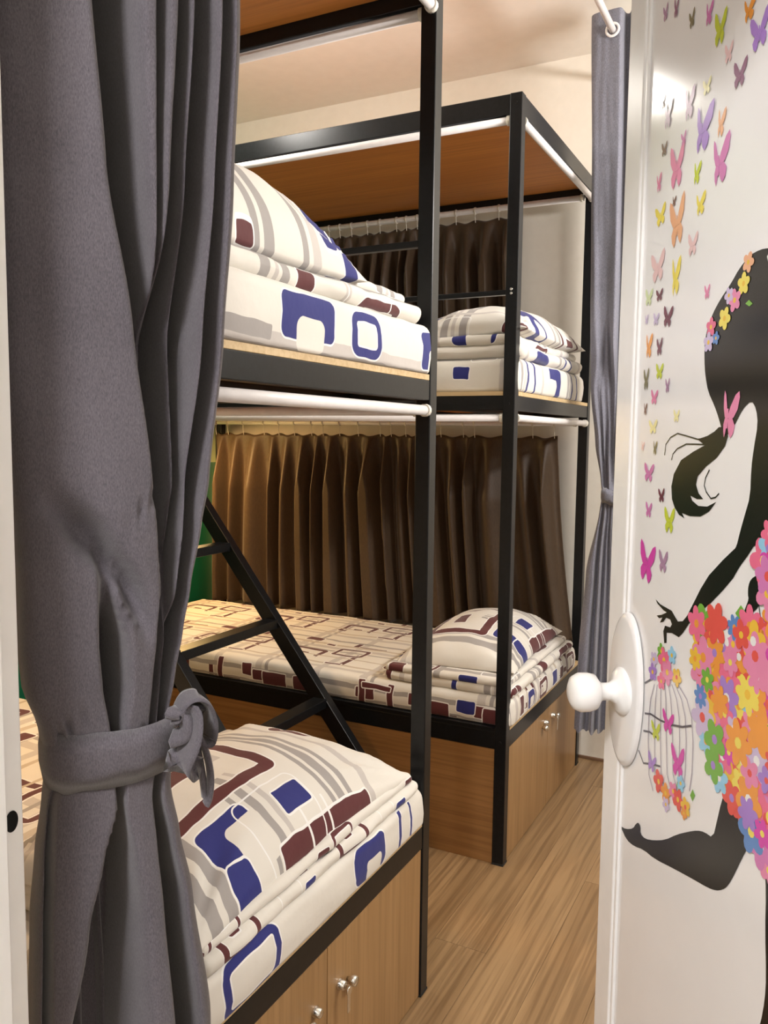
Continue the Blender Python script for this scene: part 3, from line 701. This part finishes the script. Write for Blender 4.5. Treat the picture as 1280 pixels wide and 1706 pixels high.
def cabinet(x1, y0, y1, label, key):
    c = empty('storage_cabinet', (x1, y0, 0), label, 'cabinet', 'oak cabinets under the bunks')
    W = y1 - y0; X0 = -BL + PT + .003
    a, d = PT + .002, W - PT - .002
    top = ZLo[0] - .002
    boxobj('end_panel', (X0, .006, 0), (-PT - .002, .024, top), M['cab_end'], c, .001)
    boxobj('end_panel', (X0, W - .024, 0), (-PT - .002, W - .006, top), M['cab_end'], c, .001)
    boxobj('base_panel', (X0, .025, .006), (-PT - .002, W - .025, .022), M['cab_end'], c, .001)
    m = W / 2 + .012
    for i, (p, q) in enumerate(((a, m - .0012), (m + .0012, d))):
        dr = boxobj('door', (-.022, p, .004), (-.004, q, top - .001), M['cab_door'], c, .0012)
        ly = (m - .045) if i == 0 else (m + .045)
        lz = .272 if x1 > .01 else .330
        bm = bmesh.new()
        lathe(bm, [(0, -.002), (.011, -.002), (.012, .002), (.0095, .006), (.009, .013), (.0065, .015), (0, .015)], 20, Matrix.Translation((0, 0, 0)) @ Matrix.Rotation(PI / 2, 4, 'Y'))
        lk = link('lock', bm, M['chrome'], dr); lk.location = (.009, ly - (p + q) / 2, lz - .004)
        bm = bmesh.new()
        lathe(bm, [(0, 0), (.0040, 0), (.0055, .006), (.010, .010), (.0115, .016), (.009, .022), (0, .0235)], 16, Matrix.Rotation(PI / 2, 4, 'Y'))
        kn = link('knob', bm, M['chrome'], dr); kn.location = (.009, ly + (.032 if i else -.032) - (p + q) / 2, lz - .012)
        if key and i == 1:
            bm = bmesh.new()
            box(bm, (.014, -.0012, -.006), (.024, .0012, .004)); tube(bm, (.022, 0, -.007), (.0245, 0, -.007), .009, 14)
            bm2 = bmesh.new(); box(bm2, (.021, -.005, -.052), (.0235, .005, -.014), .001); merge(bm, bm2)
            k = link('key', bm, M['chrome'], dr); k.location = (.009, ly - (p + q) / 2, lz - .004)
    return c
cabinet(NX, NY0, NY1, 'oak storage cabinet under the bunk nearest the doorway, key in its lock', True)
cabinet(FX, FY0, FY1, 'oak storage cabinet under the far bunk with two doors to the aisle', True)

# ------------------------------------------------------------------ ladder in the gap between the bunks
ld = empty('bunk_ladder', (-.30, 2.05, 0), 'black steel ladder leaning in the gap between the two bunks', 'ladder')
def bar(bm, p0, p1, wx, wy, up=Vector((0, 1, 0))):
    p0, p1 = Vector(p0), Vector(p1); d = (p1 - p0).normalized()
    a = up; b = d.cross(a).normalized(); a = b.cross(d)
    b2 = bmesh.new(); bmesh.ops.create_cube(b2, size=1)
    Lh = (p1 - p0).length
    for v in b2.verts: v.co = Vector((v.co.x * wx, v.co.y * wy, (v.co.z + .5) * Lh))
    bmesh.ops.bevel(b2, geom=b2.edges[:], offset=.002, segments=2, affect='EDGES', profile=.5)
    mt = Matrix(((b.x, a.x, d.x, p0.x), (b.y, a.y, d.y, p0.y), (b.z, a.z, d.z, p0.z), (0, 0, 0, 1)))
    merge(bm, b2, mt)
def lad(z): return -.250 - z / 1.262      # x of the stringer at height z
for sy in (1.803, 2.318):
    bm = bmesh.new(); bar(bm, (lad(.012) + .30, sy - 2.05, .012), (lad(1.40) + .30, sy - 2.05, 1.40), .050, .036)
    link('stringer', bm, M['metal'], ld)
for zr in (.215, .462, .708, .958, 1.21):
    bm = bmesh.new(); bar(bm, (lad(zr) + .30, 1.815 - 2.05, zr), (lad(zr) + .30, 2.306 - 2.05, zr), .050, .030, Vector((0, 0, 1)))
    link('rung', bm, M['metal'], ld)

# ------------------------------------------------------------------ bedding
def mattress(x1, y0, y1, zb, h, mat, label, side=None, seed=0):
    bm = bmesh.new()
    W = y1 - y0
    soft_box(bm, -ML, 0, 0, W, h, h, .026, .010, .022, .004, 6, seed, uvflip=side is not None, bulge=.003,
             uv_off=(0, 0))
    if side is not None:      # v = 0 on the aisle's top edge, growing down the side
        uvl = bm.loops.layers.uv.active
        for f in bm.faces:
            for lp in f.loops: lp[uvl].uv = (lp[uvl].uv[0], -lp[uvl].uv[1] + side)
    o = link('mattress', bm, M[mat], None, True)
    o.location = (x1, y0, zb)
    return tag(o, label, 'mattress', 'sheeted mattresses on the bunks')
ZM0, ZM1 = ZLo[1] + .013, ZUp[1] + .013
mattress(NX + .010, NY0 + .040, NY1 - .040, ZM0, .092, 'print_side_low', 'lower mattress on the bunk nearest the doorway, white side with navy shapes', .0, 1.3)
mattress(NX + .006, NY0 + .040, NY1 - .036, ZM1, .108, 'print_side_up', 'upper mattress on the bunk nearest the doorway, grey band along its lower edge', .0, 2.1)
mattress(FX + .008, FY0 + .020, FY1 - .126, ZM0, .088, 'print_sheet', 'lower mattress on the far bunk under a sheet of maroon brackets', None, 3.7)
mattress(FX + .004, FY0 + .020, FY1 - .126, ZM1, .102, 'print_tile_c', 'upper mattress on the far bunk, grey and navy print', None, 5.1)

def blanket(cx, cy, z, lx, ly, layers, mat, label, seed, rot=0.0):
    bm = bmesh.new()
    zz = 0
    for k, (t, dx, dy, sx, sy) in enumerate(layers):
        soft_box(bm, -lx / 2 + dx, lx / 2 + dx + sx, -ly / 2 + dy, ly / 2 + dy + sy, zz + t, t, t * .49, None, .018, .005, 9, seed + k * 3.1, uv_off=(k * .23, k * .17))
        zz += t * .93
    o = link('folded_blanket', bm, M[mat], None, True)
    o.location = (cx, cy, z); o.rotation_euler.z = rot
    return tag(o, label, 'blanket', 'folded printed blankets under the pillows')
def pillow(cx, cy, z, L, W, T, mat, label, rot, seed, flat=.25, sag=0.0, flip=False):
    bm = bmesh.new()
    pillow_mesh(bm, L, W, T, 46, seed, flat, .06, sag)
    o = link('pillow', bm, M[mat], None, True)
    o.location = (cx, cy, z); o.rotation_euler = rot
    return tag(o, label, 'pillow', 'printed pillows at the aisle ends of the bunks')
R_ = math.radians
zl, zu = ZM0 + .092, ZM1 + .108
blanket(-.20, 1.30, zl - .003, .47, .76, [(.030, 0, 0, 0, 0), (.026, .0, .0, -.010, -.02)], 'print_blanket', 'folded blanket under the lower pillow nearest the doorway', 4.4)
pillow(-.205, 1.275, zl + .052, .755, .46, .125, 'print_pillow', 'lower pillow nearest the doorway, maroon bracket and navy blocks', (R_(2), R_(0), R_(90)), 2.2)
blanket(-.20, 1.285, zu - .002, .44, .81, [(.040, 0, 0, 0, 0), (.026, .0, -.02, -.02, -.02)], 'print_tile_b', 'folded blanket under the upper pillow nearest the doorway', 7.4)
pillow(-.20, 1.14, zu + .064, .59, .44, .165, 'print_pillow_b', 'upper pillow nearest the doorway, grey stripes and a maroon corner', (R_(4), 0, R_(90)), 5.2)
blanket(-.22, 2.80, ZM0 + .086, .46, .72, [(.034, 0, 0, 0, 0), (.024, .0, .0, -.02, -.02)], 'print_tile_b', 'folded blanket under the lower pillow of the far bunk', 1.4)
pillow(-.23, 2.82, ZM0 + .146, .66, .42, .12, 'print_pillow', 'lower pillow of the far bunk in front of the brown curtain', (R_(-2), 0, R_(92)), 8.2)
blanket(-.20, 2.80, ZM1 + .100, .42, .74, [(.045, 0, 0, 0, 0), (.032, .0, .0, -.02, -.02)], 'print_tile', 'folded blanket under the upper pillow of the far bunk', 9.4)
pillow(-.19, 2.80, ZM1 + .178, .74, .42, .12, 'print_tile_b', 'upper pillow of the far bunk against the white wall', (R_(-3), 0, R_(90)), 3.2)

# ------------------------------------------------------------------ brown curtains of the far bunk
def bunk_curtain(x0, x1, zt, zb, n, label, seed, flare=0.03, ztop_rod=1.408):
    rr = random.Random(seed)
    y = FY1 - .062
    root = empty('bunk_curtain', (0, y, 0), label, 'curtain', 'brown curtains of the far bunk')
    ph = [0.0]
    for i in range(n): ph.append(ph[-1] + rr.uniform(.55, 1.5))
    ph = [p / ph[-1] for p in ph]
    dr = [rr.uniform(-.020, .020) for _ in ph]
    am = [rr.uniform(.6, 1.25) for _ in ph]
    kd = [rr.choice((1.4, 2.2, 3.4)) for _ in ph]
    sk = [rr.uniform(-.16, .16) for _ in ph]
    bm = bmesh.new()
    NU, NZ = n * 26, 60
    rows = []
    for i in range(NZ + 1):
        f = i / NZ; z = zt + (zb - zt) * f
        row = []
        g = min(1, f * 3.2)
        pp = [min(max(p + d * f ** .7, 0), 1) for p, d in zip(ph, dr)]
        pp[0], pp[-1] = 0, 1
        xr = x1 + flare * f ** 1.5
        k = 0
        for j in range(NU + 1):
            u = j / NU
            while k < n - 1 and u > pp[k + 1]: k += 1
            q = (u - pp[k]) / max(pp[k + 1] - pp[k], 1e-5)
            q = q + sk[k] * math.sin(PI * q) * g
            s = max(0, math.sin(PI * q))
            s = s ** (3.5 + (kd[k] - 3.5) * g)          # narrow pinch at the heading, fuller folds below
            a = (.016 + .058 * g) * am[k]
            yy = .022 - a * s * 1.2 + .008 * nz(u * 9, z * 2, seed)
            if f < .16: yy -= .012 * (1 - f / .16) * (1 - s)          # flat heading between the pinches
            zz = z + (.005 * math.cos(2 * PI * q) if i == 0 else 0) + (.010 * nz(u * 14, 0, seed) if i == NZ else 0)
            row.append(bm.verts.new((x0 + (xr - x0) * u, max(min(yy, .030), -.060), zz)))
        rows.append(row)
    for a, b in zip(rows, rows[1:]):
        for j in range(NU): bm.faces.new((a[j], b[j], b[j + 1], a[j + 1])).smooth = True
    o = link('curtain_cloth', bm, M['brown_curtain'], root)
    sm = o.modifiers.new('thickness', 'SOLIDIFY'); sm.thickness = .002
    bm = bmesh.new()
    path_tube(bm, [(0, .004, zt - .006), (0, -.002, zt + .02), (0, -.001, ztop_rod - .012)], .0018, 6)
    tube(bm, (-.003, 0, ztop_rod), (.003, 0, ztop_rod), .0145, 14)
    hk = link('curtain_hook', bm, M['hook'], root)
    for i, p in enumerate(ph):
        h = hk if i == 0 else hk.copy()
        if i: col.objects.link(h)
        h.location = (x0 + (x1 - x0) * min(max(p, .006), .994), 0, 0)
    return root
bunk_curtain(-1.845, -.115, 1.352, .522, 19, 'brown pleated curtain behind the lower far bunk', 11, .085, ZUp[0] - .022)
bunk_curtain(-1.845, -.31, 2.236, 1.570, 19, 'brown pleated curtain behind the upper far bunk', 23, .04, ZTop[0] - .013)

# ------------------------------------------------------------------ grey doorway curtains on a ceiling rod
ZR = 2.722
XRD = .128
rod = empty('curtain_rod', (XRD, 0, ZR), 'white curtain rod under the ceiling along the bunks', 'curtain rod')
o = tubeobj('rod', (0, YP1 - .008, 0), (0, YB - .004, 0), .0115, M['white_pvc'], rod, 20)
for yy, s in ((YP1 - .009, 1), (YB - .001, -1)):
    bm = bmesh.new(); tube(bm, (0, yy, 0), (0, yy + s * .012, 0), .026, 20); link('rod_flange', bm, M['white_pvc'], rod)

LE1, LE2 = (.5, .87), (.87, -.5)
LB = (.12, .68)
lc = empty('doorway_curtain', (LB[0], LB[1], 0), 'large grey curtain tied back with a bow beside the left door jamb', 'curtain', 'grey curtains on the ceiling rod')
def ldepth(z):
    if z > 1.2: return .062
    if z > 1.03: return .050 + .012 * (z - 1.03) / .17
    if z > .95: return .050
    return .050 + .018 * min(1, (.95 - z) / .3)
rows = [(2.79, .0024, .135, LEFT_ROWS[0][3])] + LEFT_ROWS
bm = gathered_curtain(rows, (0, 0), LE1, LE2, 2.775, .025, ldepth, 230, 560, backdepth=lambda z: .105 if z > 1.35 else (ldepth(z) + (.105 - ldepth(1.2)) * max(0, (z - 1.15) / .2) if z > 1.15 else ldepth(z) * 1.12))
link('curtain_cloth', bm, M['grey_curtain'], lc)
def at_left(s, d, z):
    e1, e2 = Vector((*LE1, 0)).normalized(), Vector((*LE2, 0)).normalized()
    return e1 * s + e2 * d + Vector((0, 0, z))
bm = bmesh.new()
strap_round(bm, tuple(at_left(-.0195, 0, 0).xy), LE1, LE2, .068, .053, .972, 1.034, .0035, 96, .0015, .005)
tb = link('tieback', bm, M['grey_curtain'], lc, True)
# bow: two loops, a knot and two tails at the right of the band
bk = at_left(.043, .050, 1.036)
def strap(pts, wf, t=.0028, name='bow_loop'):
    bm = bmesh.new(); path = []
    P4 = [Vector(p) for p in pts]
    for i in range(len(P4) - 1):      # Catmull-Rom
        a, b, c, d = P4[max(i - 1, 0)], P4[i], P4[i + 1], P4[min(i + 2, len(P4) - 1)]
        for k in range(8):
            t_ = k / 8
            path.append(.5 * ((2 * b) + (c - a) * t_ + (2 * a - 5 * b + 4 * c - d) * t_ ** 2 + (3 * b - a - 3 * c + d) * t_ ** 3))
    path.append(P4[-1])
    e1 = Vector((*LE2, 0)).normalized()
    rings = []
    for i, p in enumerate(path):
        d = (path[min(i + 1, len(path) - 1)] - path[max(i - 1, 0)]).normalized()
        a = (e1 - d * e1.dot(d)).normalized(); n = d.cross(a)
        wv = wf(i / (len(path) - 1))
        rings.append([bm.verts.new(bk + p + a * wv * x + n * t * y) for x, y in ((-1, 0), (-.6, 1), (.6, 1), (1, 0), (.6, -1), (-.6, -1))])
    for a, b in zip(rings, rings[1:]):
        for k in range(6): bm.faces.new((a[k], a[(k + 1) % 6], b[(k + 1) % 6], b[k])).smooth = True
    bm.faces.new(rings[0][::-1]); bm.faces.new(rings[-1])
    bmesh.ops.recalc_face_normals(bm, faces=bm.faces[:])
    return link(name, bm, M['grey_curtain'], tb)
q = lambda s, d, z: at_left(s, d, z)
strap([q(-.004, .002, 0), q(.004, .014, .022), q(.018, .022, .026), q(.030, .018, .006), q(.032, .010, -.020), q(.022, .012, -.028), q(.010, .010, -.010), q(.0, .004, 0)], lambda t: .015 + .010 * math.sin(PI * t))
strap([q(-.002, .004, .004), q(.010, .026, .010), q(.006, .036, -.012), q(-.002, .030, -.036), q(.0, .020, -.046), q(.006, .012, -.020), q(.002, .006, 0)], lambda t: .014 + .010 * math.sin(PI * t))
strap([q(-.006, .008, .006), q(.022, .010, .014), q(.036, .004, -.006), q(.030, .0, -.030), q(.014, .004, -.020), q(.0, .004, 0)], lambda t: .012 + .007 * math.sin(PI * t))
strap([q(.012, .012, -.010), q(.019, .014, -.040), q(.024, .013, -.068), q(.027, .012, -.094)], lambda t: .009 - .002 * t, name='bow_tail')
strap([q(.014, .020, -.010), q(.024, .024, -.036), q(.029, .024, -.064), q(.029, .020, -.088), q(.026, .018, -.099)], lambda t: .008, name='bow_tail')
strap([q(-.010, .006, .010), q(.002, .018, .006), q(.003, .022, -.010), q(-.006, .008, -.020)], lambda t: .014, .006, name='bow_knot')
# grommets where the rod threads the heading
def grommet(parent, loc, name='grommet'):
    bm = bmesh.new()
    R0, r0 = .0205, .0045
    prof = [(R0 + r0 * math.cos(a), r0 * .7 * math.sin(a)) for a in [2 * PI * k / 10 for k in range(11)]]
    lathe(bm, prof, 28, Matrix.Rotation(PI / 2, 4, 'X'))
    o = link(name, bm, M['white_pvc'], parent); o.location = loc
    return o

RE1, RE2 = (1, .1), (.1, -1)
RB = (.135, 3.03)
rc = empty('doorway_curtain', (RB[0], RB[1], 0), 'narrow grey curtain tied back at the far end of the rod by the open door', 'curtain', 'grey curtains on the ceiling rod')
def rdepth(z):
    if z > 1.35: return .075 - .03 * max(0, 1 - (z - 1.35) / .3)
    if z > 1.05: return .030 + .015 * abs(z - 1.145) / .2
    return .040 + .02 * min(1, (1.05 - z) / .4)
bm = gathered_curtain(RIGHT_ROWS, (0, 0), RE1, RE2, 2.792, RIGHT_ROWS[-1][0] - .004, rdepth, 170, 320, 6, .006, boxy=.4)
link('curtain_cloth', bm, M['grey_curtain_far'], rc)
bm = bmesh.new()
strap_round(bm, (.0254, .0025), RE1, RE2, .030, .036, 1.112, 1.166, .003, 64, -.006, .010)
link('tieback', bm, M['grey_curtain_far'], rc, True)
grommet(rc, (XRD - RB[0], -.0785, ZR))
for k in range(3):
    grommet(lc, (XRD - LB[0], -.10 + .08 * k, ZR))

# ------------------------------------------------------------------ the open door with its stickers
ph = R_(55)
DU = Vector((-math.cos(ph), math.sin(ph), 0)); DN = Vector((-math.sin(ph), -math.cos(ph), 0))
HG = Vector((1.05824, .5, 0)); TIP = Vector((.54202, 1.23724, 0))
door = empty('door_1', TIP, kind='structure')
door.rotation_euler.z = math.atan2(-DU.y, -DU.x)     # local +x runs from the free edge to the hinge, local -y faces the doorway
DW, DT, DH = .895, .038, 2.045
def dbox(name, lo, hi, mat, bev=.002):
    bm = bmesh.new(); box(bm, lo, hi, bev); return link(name, bm, M[mat], door)
dbox('panel', (.03, .003, .05), (DW - .03, DT - .006, DH - .05), 'door_white', 0)
for x0, x1 in ((0, .052), (DW - .052, DW)): dbox('stile', (x0, -.003, .008), (x1, DT, DH), 'frame_white', .003)
for x0, x1 in ((.0525, .060), (DW - .060, DW - .0525)): dbox('bead', (x0, -.001, .052), (x1, .004, DH - .052), 'frame_white', .0015)
for z0, z1 in ((.008, .052), (DH - .052, DH)): dbox('door_rail', (.0525, -.003, z0), (DW - .0525, DT, z1), 'frame_white', .003)
for z in (.25, 1.0, 1.80):
    bm = bmesh.new(); tube(bm, (DW + .004, -.004, z - .05), (DW + .004, -.004, z + .05), .007, 12); link('hinge', bm, M['chrome'], door)
# knob on its oval plate
bm = bmesh.new()
lathe(bm, [(0, -.0070), (.9, -.0070), (.97, -.0055), (1.0, -.0025), (1.0, .0015)], 48, Matrix.Translation((.065, 0, .994)) @ Matrix(((.051, 0, 0, 0), (0, 0, 1, 0), (0, .111, 0, 0), (0, 0, 0, 1))))
pl = link('knob_plate', bm, M['door_white'], door)
KP = [(.034, 0), (.034, .004), (.028, .008), (.017, .012), (.0125, .020), (.0125, .032), (.018, .037), (.025, .042), (.0275, .052), (.0275, .064), (.023, .073), (.014, .0775), (0, .079)]
bm = bmesh.new(); lathe(bm, [(r, z) for r, z in KP], 40, Matrix.Translation((.065, -.006, .992)) @ Matrix.Rotation(PI / 2, 4, 'X'))
link('knob', bm, M['knob_white'], door)
bm = bmesh.new(); lathe(bm, KP, 40, Matrix.Translation((.065, DT + .0, .992)) @ Matrix.Rotation(-PI / 2, 4, 'X'))
link('knob', bm, M['knob_white'], door)

FACE = .003                      # the panel's face in door coordinates (doorway side is -y)
def sheet(bm, pts, off, mi=0):
    """flat vinyl cut-out lying on the door face; pts in millimetres from the free edge and the floor"""
    vs = []
    for a, z in pts:
        y = -.003 if a < 51.5 else (-.001 if a < 60.5 else FACE)
        vs.append(bm.verts.new((a / 1000, y - off, z / 1000)))
    f = bm.faces.new(vs); f.material_index = mi
    f.normal_update()
    if f.normal.y > 0: f.normal_flip()
def ribbon(bm, pts, wmm, off, mi=0):
    L_, R2 = [], []
    for i, p in enumerate(pts):
        a, b = pts[max(i - 1, 0)], pts[min(i + 1, len(pts) - 1)]
        d = Vector((b[0] - a[0], b[1] - a[1])).normalized(); n = Vector((-d.y, d.x)) * wmm / 2
        L_.append((p[0] + n.x, p[1] + n.y)); R2.append((p[0] - n.x, p[1] - n.y))
    for i in range(len(pts) - 1): sheet(bm, [L_[i], L_[i + 1], R2[i + 1], R2[i]], off, mi)
def round_path(pts, k=3):
    for _ in range(k - 1):
        out = []
        for a, b in zip(pts, pts[1:] + pts[:1]):
            out += [(a[0] * .75 + b[0] * .25, a[1] * .75 + b[1] * .25), (a[0] * .25 + b[0] * .75, a[1] * .25 + b[1] * .75)]
        pts = out
    return pts
def flower(bm, c, rx, rz, off, mi, mc, n=5, tw=0.0):
    pts = []
    for k in range(n * 6):
        a = 2 * PI * k / (n * 6) + tw
        r = .62 + .38 * abs(math.cos(n / 2 * (a - tw)))
        pts.append((c[0] + rx * r * math.cos(a), c[1] + rz * r * math.sin(a)))
    sheet(bm, pts, off, mi)
    sheet(bm, [(c[0] + rx * .24 * math.cos(2 * PI * k / 8), c[1] + rz * .24 * math.sin(2 * PI * k / 8)) for k in range(8)], off + .00006, mc)

lady = empty('lady_sticker', (0, 0, 0)); lady.parent = door
bm = bmesh.new()
for k in ('hair', 'tail', 'arm', 'hand', 'leg', 'leg2'): sheet(bm, DECAL[k] if k in ('arm', 'tail') else round_path(DECAL[k], 2), .0006 + .00004 * len(k))
for k, wd in (('s1', 1.6), ('s2', 1.6), ('s3', 1.8), ('f1', 1.5), ('f2', 1.5)): ribbon(bm, DLINE[k], wd, .0007)
o = link('silhouette', bm, SM['black'], lady)
bm = bmesh.new(); sheet(bm, DECAL['face_gap'], .0010); link('face_gap', bm, SM['white'], lady)

def inside(p, poly):
    c = False
    for (x1, y1), (x2, y2) in zip(poly, poly[1:] + poly[:1]):
        if (y1 > p[1]) != (y2 > p[1]) and p[0] < (x2 - x1) * (p[1] - y1) / (y2 - y1) + x1: c = not c
    return c
fcols = ['rose', 'pink', 'magenta', 'red', 'orange', 'gold', 'yellow', 'violet', 'lilac', 'sky', 'blue', 'white', 'green', 'orchid']
fmats = [SM[c] for c in fcols]
bm = bmesh.new()
sheet(bm, DECAL['skirt'], .0010, fcols.index('pink')); sheet(bm, DECAL['bodice'], .0010, fcols.index('sky'))
rf = random.Random(5); off = .0012
for poly, nn in ((DECAL['skirt'], 170), (DECAL['bodice'], 16)):
    xs, zs = [p[0] for p in poly], [p[1] for p in poly]
    cells = []
    tries = 0
    while len(cells) < nn and tries < 6000:
        tries += 1
        p = (rf.uniform(min(xs), max(xs)), rf.uniform(min(zs), max(zs)))
        if not inside(p, poly): continue
        if any(((p[0] - c[0]) ** 2 + (p[1] - c[1]) ** 2) < 15 ** 2 for c in cells): continue
        cells.append(p)
    for p in cells:
        c = rf.choices(fcols, [14, 14, 9, 9, 12, 10, 8, 7, 6, 7, 5, 4, 6, 6])[0]
        rad = rf.uniform(14, 27)
        off += .000012
        ctr = rf.choice(['gold', 'yellow', 'orange', 'white', 'red', 'violet'])
        flower(bm, p, rad, rad, off, fcols.index(c), fcols.index(ctr), rf.choice([5, 5, 6, 7]), rf.uniform(0, 6))
link('flower_skirt', bm, fmats, lady)
bm = bmesh.new(); fc2 = sorted({f[3] for f in DECAL['flowers']} | {'gold', 'green'}); off = .0014
for c, px, pz, cc in DECAL['flowers']:
    off += .00002
    rx, rz = abs(px[0] - c[0]), abs(pz[1] - c[1])
    flower(bm, c, (rx + rz) / 2 * 1.1, (rx + rz) / 2 * 1.15, off, fc2.index(cc), fc2.index('gold' if cc != 'gold' else 'red'), 5, c[0] * .3)
for a, b, c, d, cc in DECAL['leaf']: sheet(bm, [a, b, c, d], .0013, fc2.index(cc))
link('flower_spray', bm, [SM[c] for c in fc2], lady)
bm = bmesh.new()
for k, v in DLINE.items():
    if k.startswith('bar'): ribbon(bm, v, 2.0, .0009, 1)
    if k.startswith('hoop'): ribbon(bm, v, 2.6, .0010, 0)
link('birdcage', bm, [SM['wire'], SM['palewire']], lady)

def butterfly(name, c, wd, ht, cc, seed, parent):
    rb = random.Random(seed)
    bm = bmesh.new()
    wd = max(abs(wd) * .88, 8); ht = abs(ht) * 1.05
    tilt = rb.uniform(-.25, .25); narrow = rb.choice([1, 1, .45])
    ca, sa = math.cos(tilt), math.sin(tilt)
    def tf(p): return (c[0] + wd * (p[0] * ca) + ht * .0 - wd * p[1] * sa * .5, c[1] + ht * (p[1] * ca) + ht * p[0] * sa * .5)
    up = [(0, -.05), (.10, .16), (.30, .42), (.46, .50), (.50, .38), (.44, .12), (.28, -.06), (.08, -.12)]
    dn = [(.02, -.10), (.24, -.08), (.36, -.22), (.32, -.38), (.20, -.50), (.10, -.40), (.04, -.24)]
    for s, k in ((1, 1), (-1, narrow)):
        for w_ in (up, dn): sheet(bm, [tf((x * s * k, y)) for x, y in w_], .0013 if s > 0 else .00135, 0)
    ribbon(bm, [tf((0, .12)), tf((0, -.3))], max(1.2, wd * .06), .0014, 0)
    o = link(name, bm, SM[cc], parent)
    return o
for i, (c, wd, ht, cc) in enumerate(DECAL['butterflies']): butterfly('butterfly_sticker', c, wd, ht, cc, i, door)

# ------------------------------------------------------------------ lamps
def ceiling_lamp(loc, label, col_, st):
    t = empty('ceiling_lamp', loc, label, 'lamp')
    boxobj('lamp_frame', (-.31, -.31, .0), (.31, .31, ZC - loc[2]), M['frame_white'], t, .004)
    m, nt, b = newmat('lamp_glow'); b.inputs['Emission Color'].default_value = (*col_, 1); b.inputs['Emission Strength'].default_value = st
    bm = bmesh.new(); box(bm, (-.28, -.28, -.006), (.28, .28, -.0005), .002); link('diffuser', bm, m, t)
t = empty('pendant_lamp', (GAP_LAMP[0], GAP_LAMP[1], ZC), 'white globe pendant hanging in the gap between the two bunks', 'lamp')
gd = GAP_LAMP[2] - ZC
bm = bmesh.new(); lathe(bm, [(0, 0), (.05, 0), (.05, -.012), (.02, -.022), (.006, -.026), (.006, gd + .12), (.03, gd + .115), (.035, gd + .09), (0, gd + .09)], 28); link('lamp_stem', bm, M['frame_white'], t)
m, nt, b = newmat('globe_glow'); b.inputs['Emission Color'].default_value = (1, .95, .88, 1); b.inputs['Emission Strength'].default_value = 52
bm = bmesh.new(); lathe(bm, [(.10 * math.sin(PI * k / 16), gd + .10 * math.cos(PI * k / 16)) for k in range(17)], 32); link('globe', bm, m, t)
ceiling_lamp(HALL_LAMP, 'square white ceiling lamp of the corridor outside the door', (1, .96, .93), 6)
t = empty('fill_lamp', ROOM_FILL, 'added white tube lamp high on the right wall, unseen behind the open door', 'lamp')  # added fill lamp, brightens the ceiling and board undersides
boxobj('lamp_base', (.0, -.62, -.03), (XR - ROOM_FILL[0], .62, .03), M['frame_white'], t, .004)
m, nt, b = newmat('fill_tube_glow'); b.inputs['Emission Color'].default_value = (1, .96, .9, 1); b.inputs['Emission Strength'].default_value = 8
bm = bmesh.new(); tube(bm, (-.022, -.58, 0), (-.022, .58, 0), .016, 16); link('lamp_tube', bm, m, t)

def reading_lamp(loc, label, power):
    t = empty('reading_lamp', loc, label, 'lamp', 'warm reading lamps at the wall ends of the bunks')
    boxobj('lamp_base', (-.035, -.14, .0), (.035, .14, .022), M['frame_white'], t, .003)
    m, nt, b = newmat('warm_glow'); b.inputs['Emission Color'].default_value = (1, .62, .28, 1); b.inputs['Emission Strength'].default_value = 22
    bm = bmesh.new(); tube(bm, (0, -.13, -.013), (0, .13, -.013), .012, 14); link('lamp_tube', bm, m, t)
    a = area('reading_lamp_light', (loc[0], loc[1], loc[2] - .03), (loc[0] + .12, loc[1] + .02, loc[2] - 1), power, (1, .60, .24), .06, .26)
    a.parent = t; a.location = (0, 0, -.03)
reading_lamp((-1.80, FY0 + .52, ZUp[0] - .024), 'warm tube lamp under the upper tier of the far bunk', 13)
reading_lamp((-1.20, NY0 + .45, ZUp[0] - .024), 'warm tube lamp under the upper tier of the near bunk', 7)
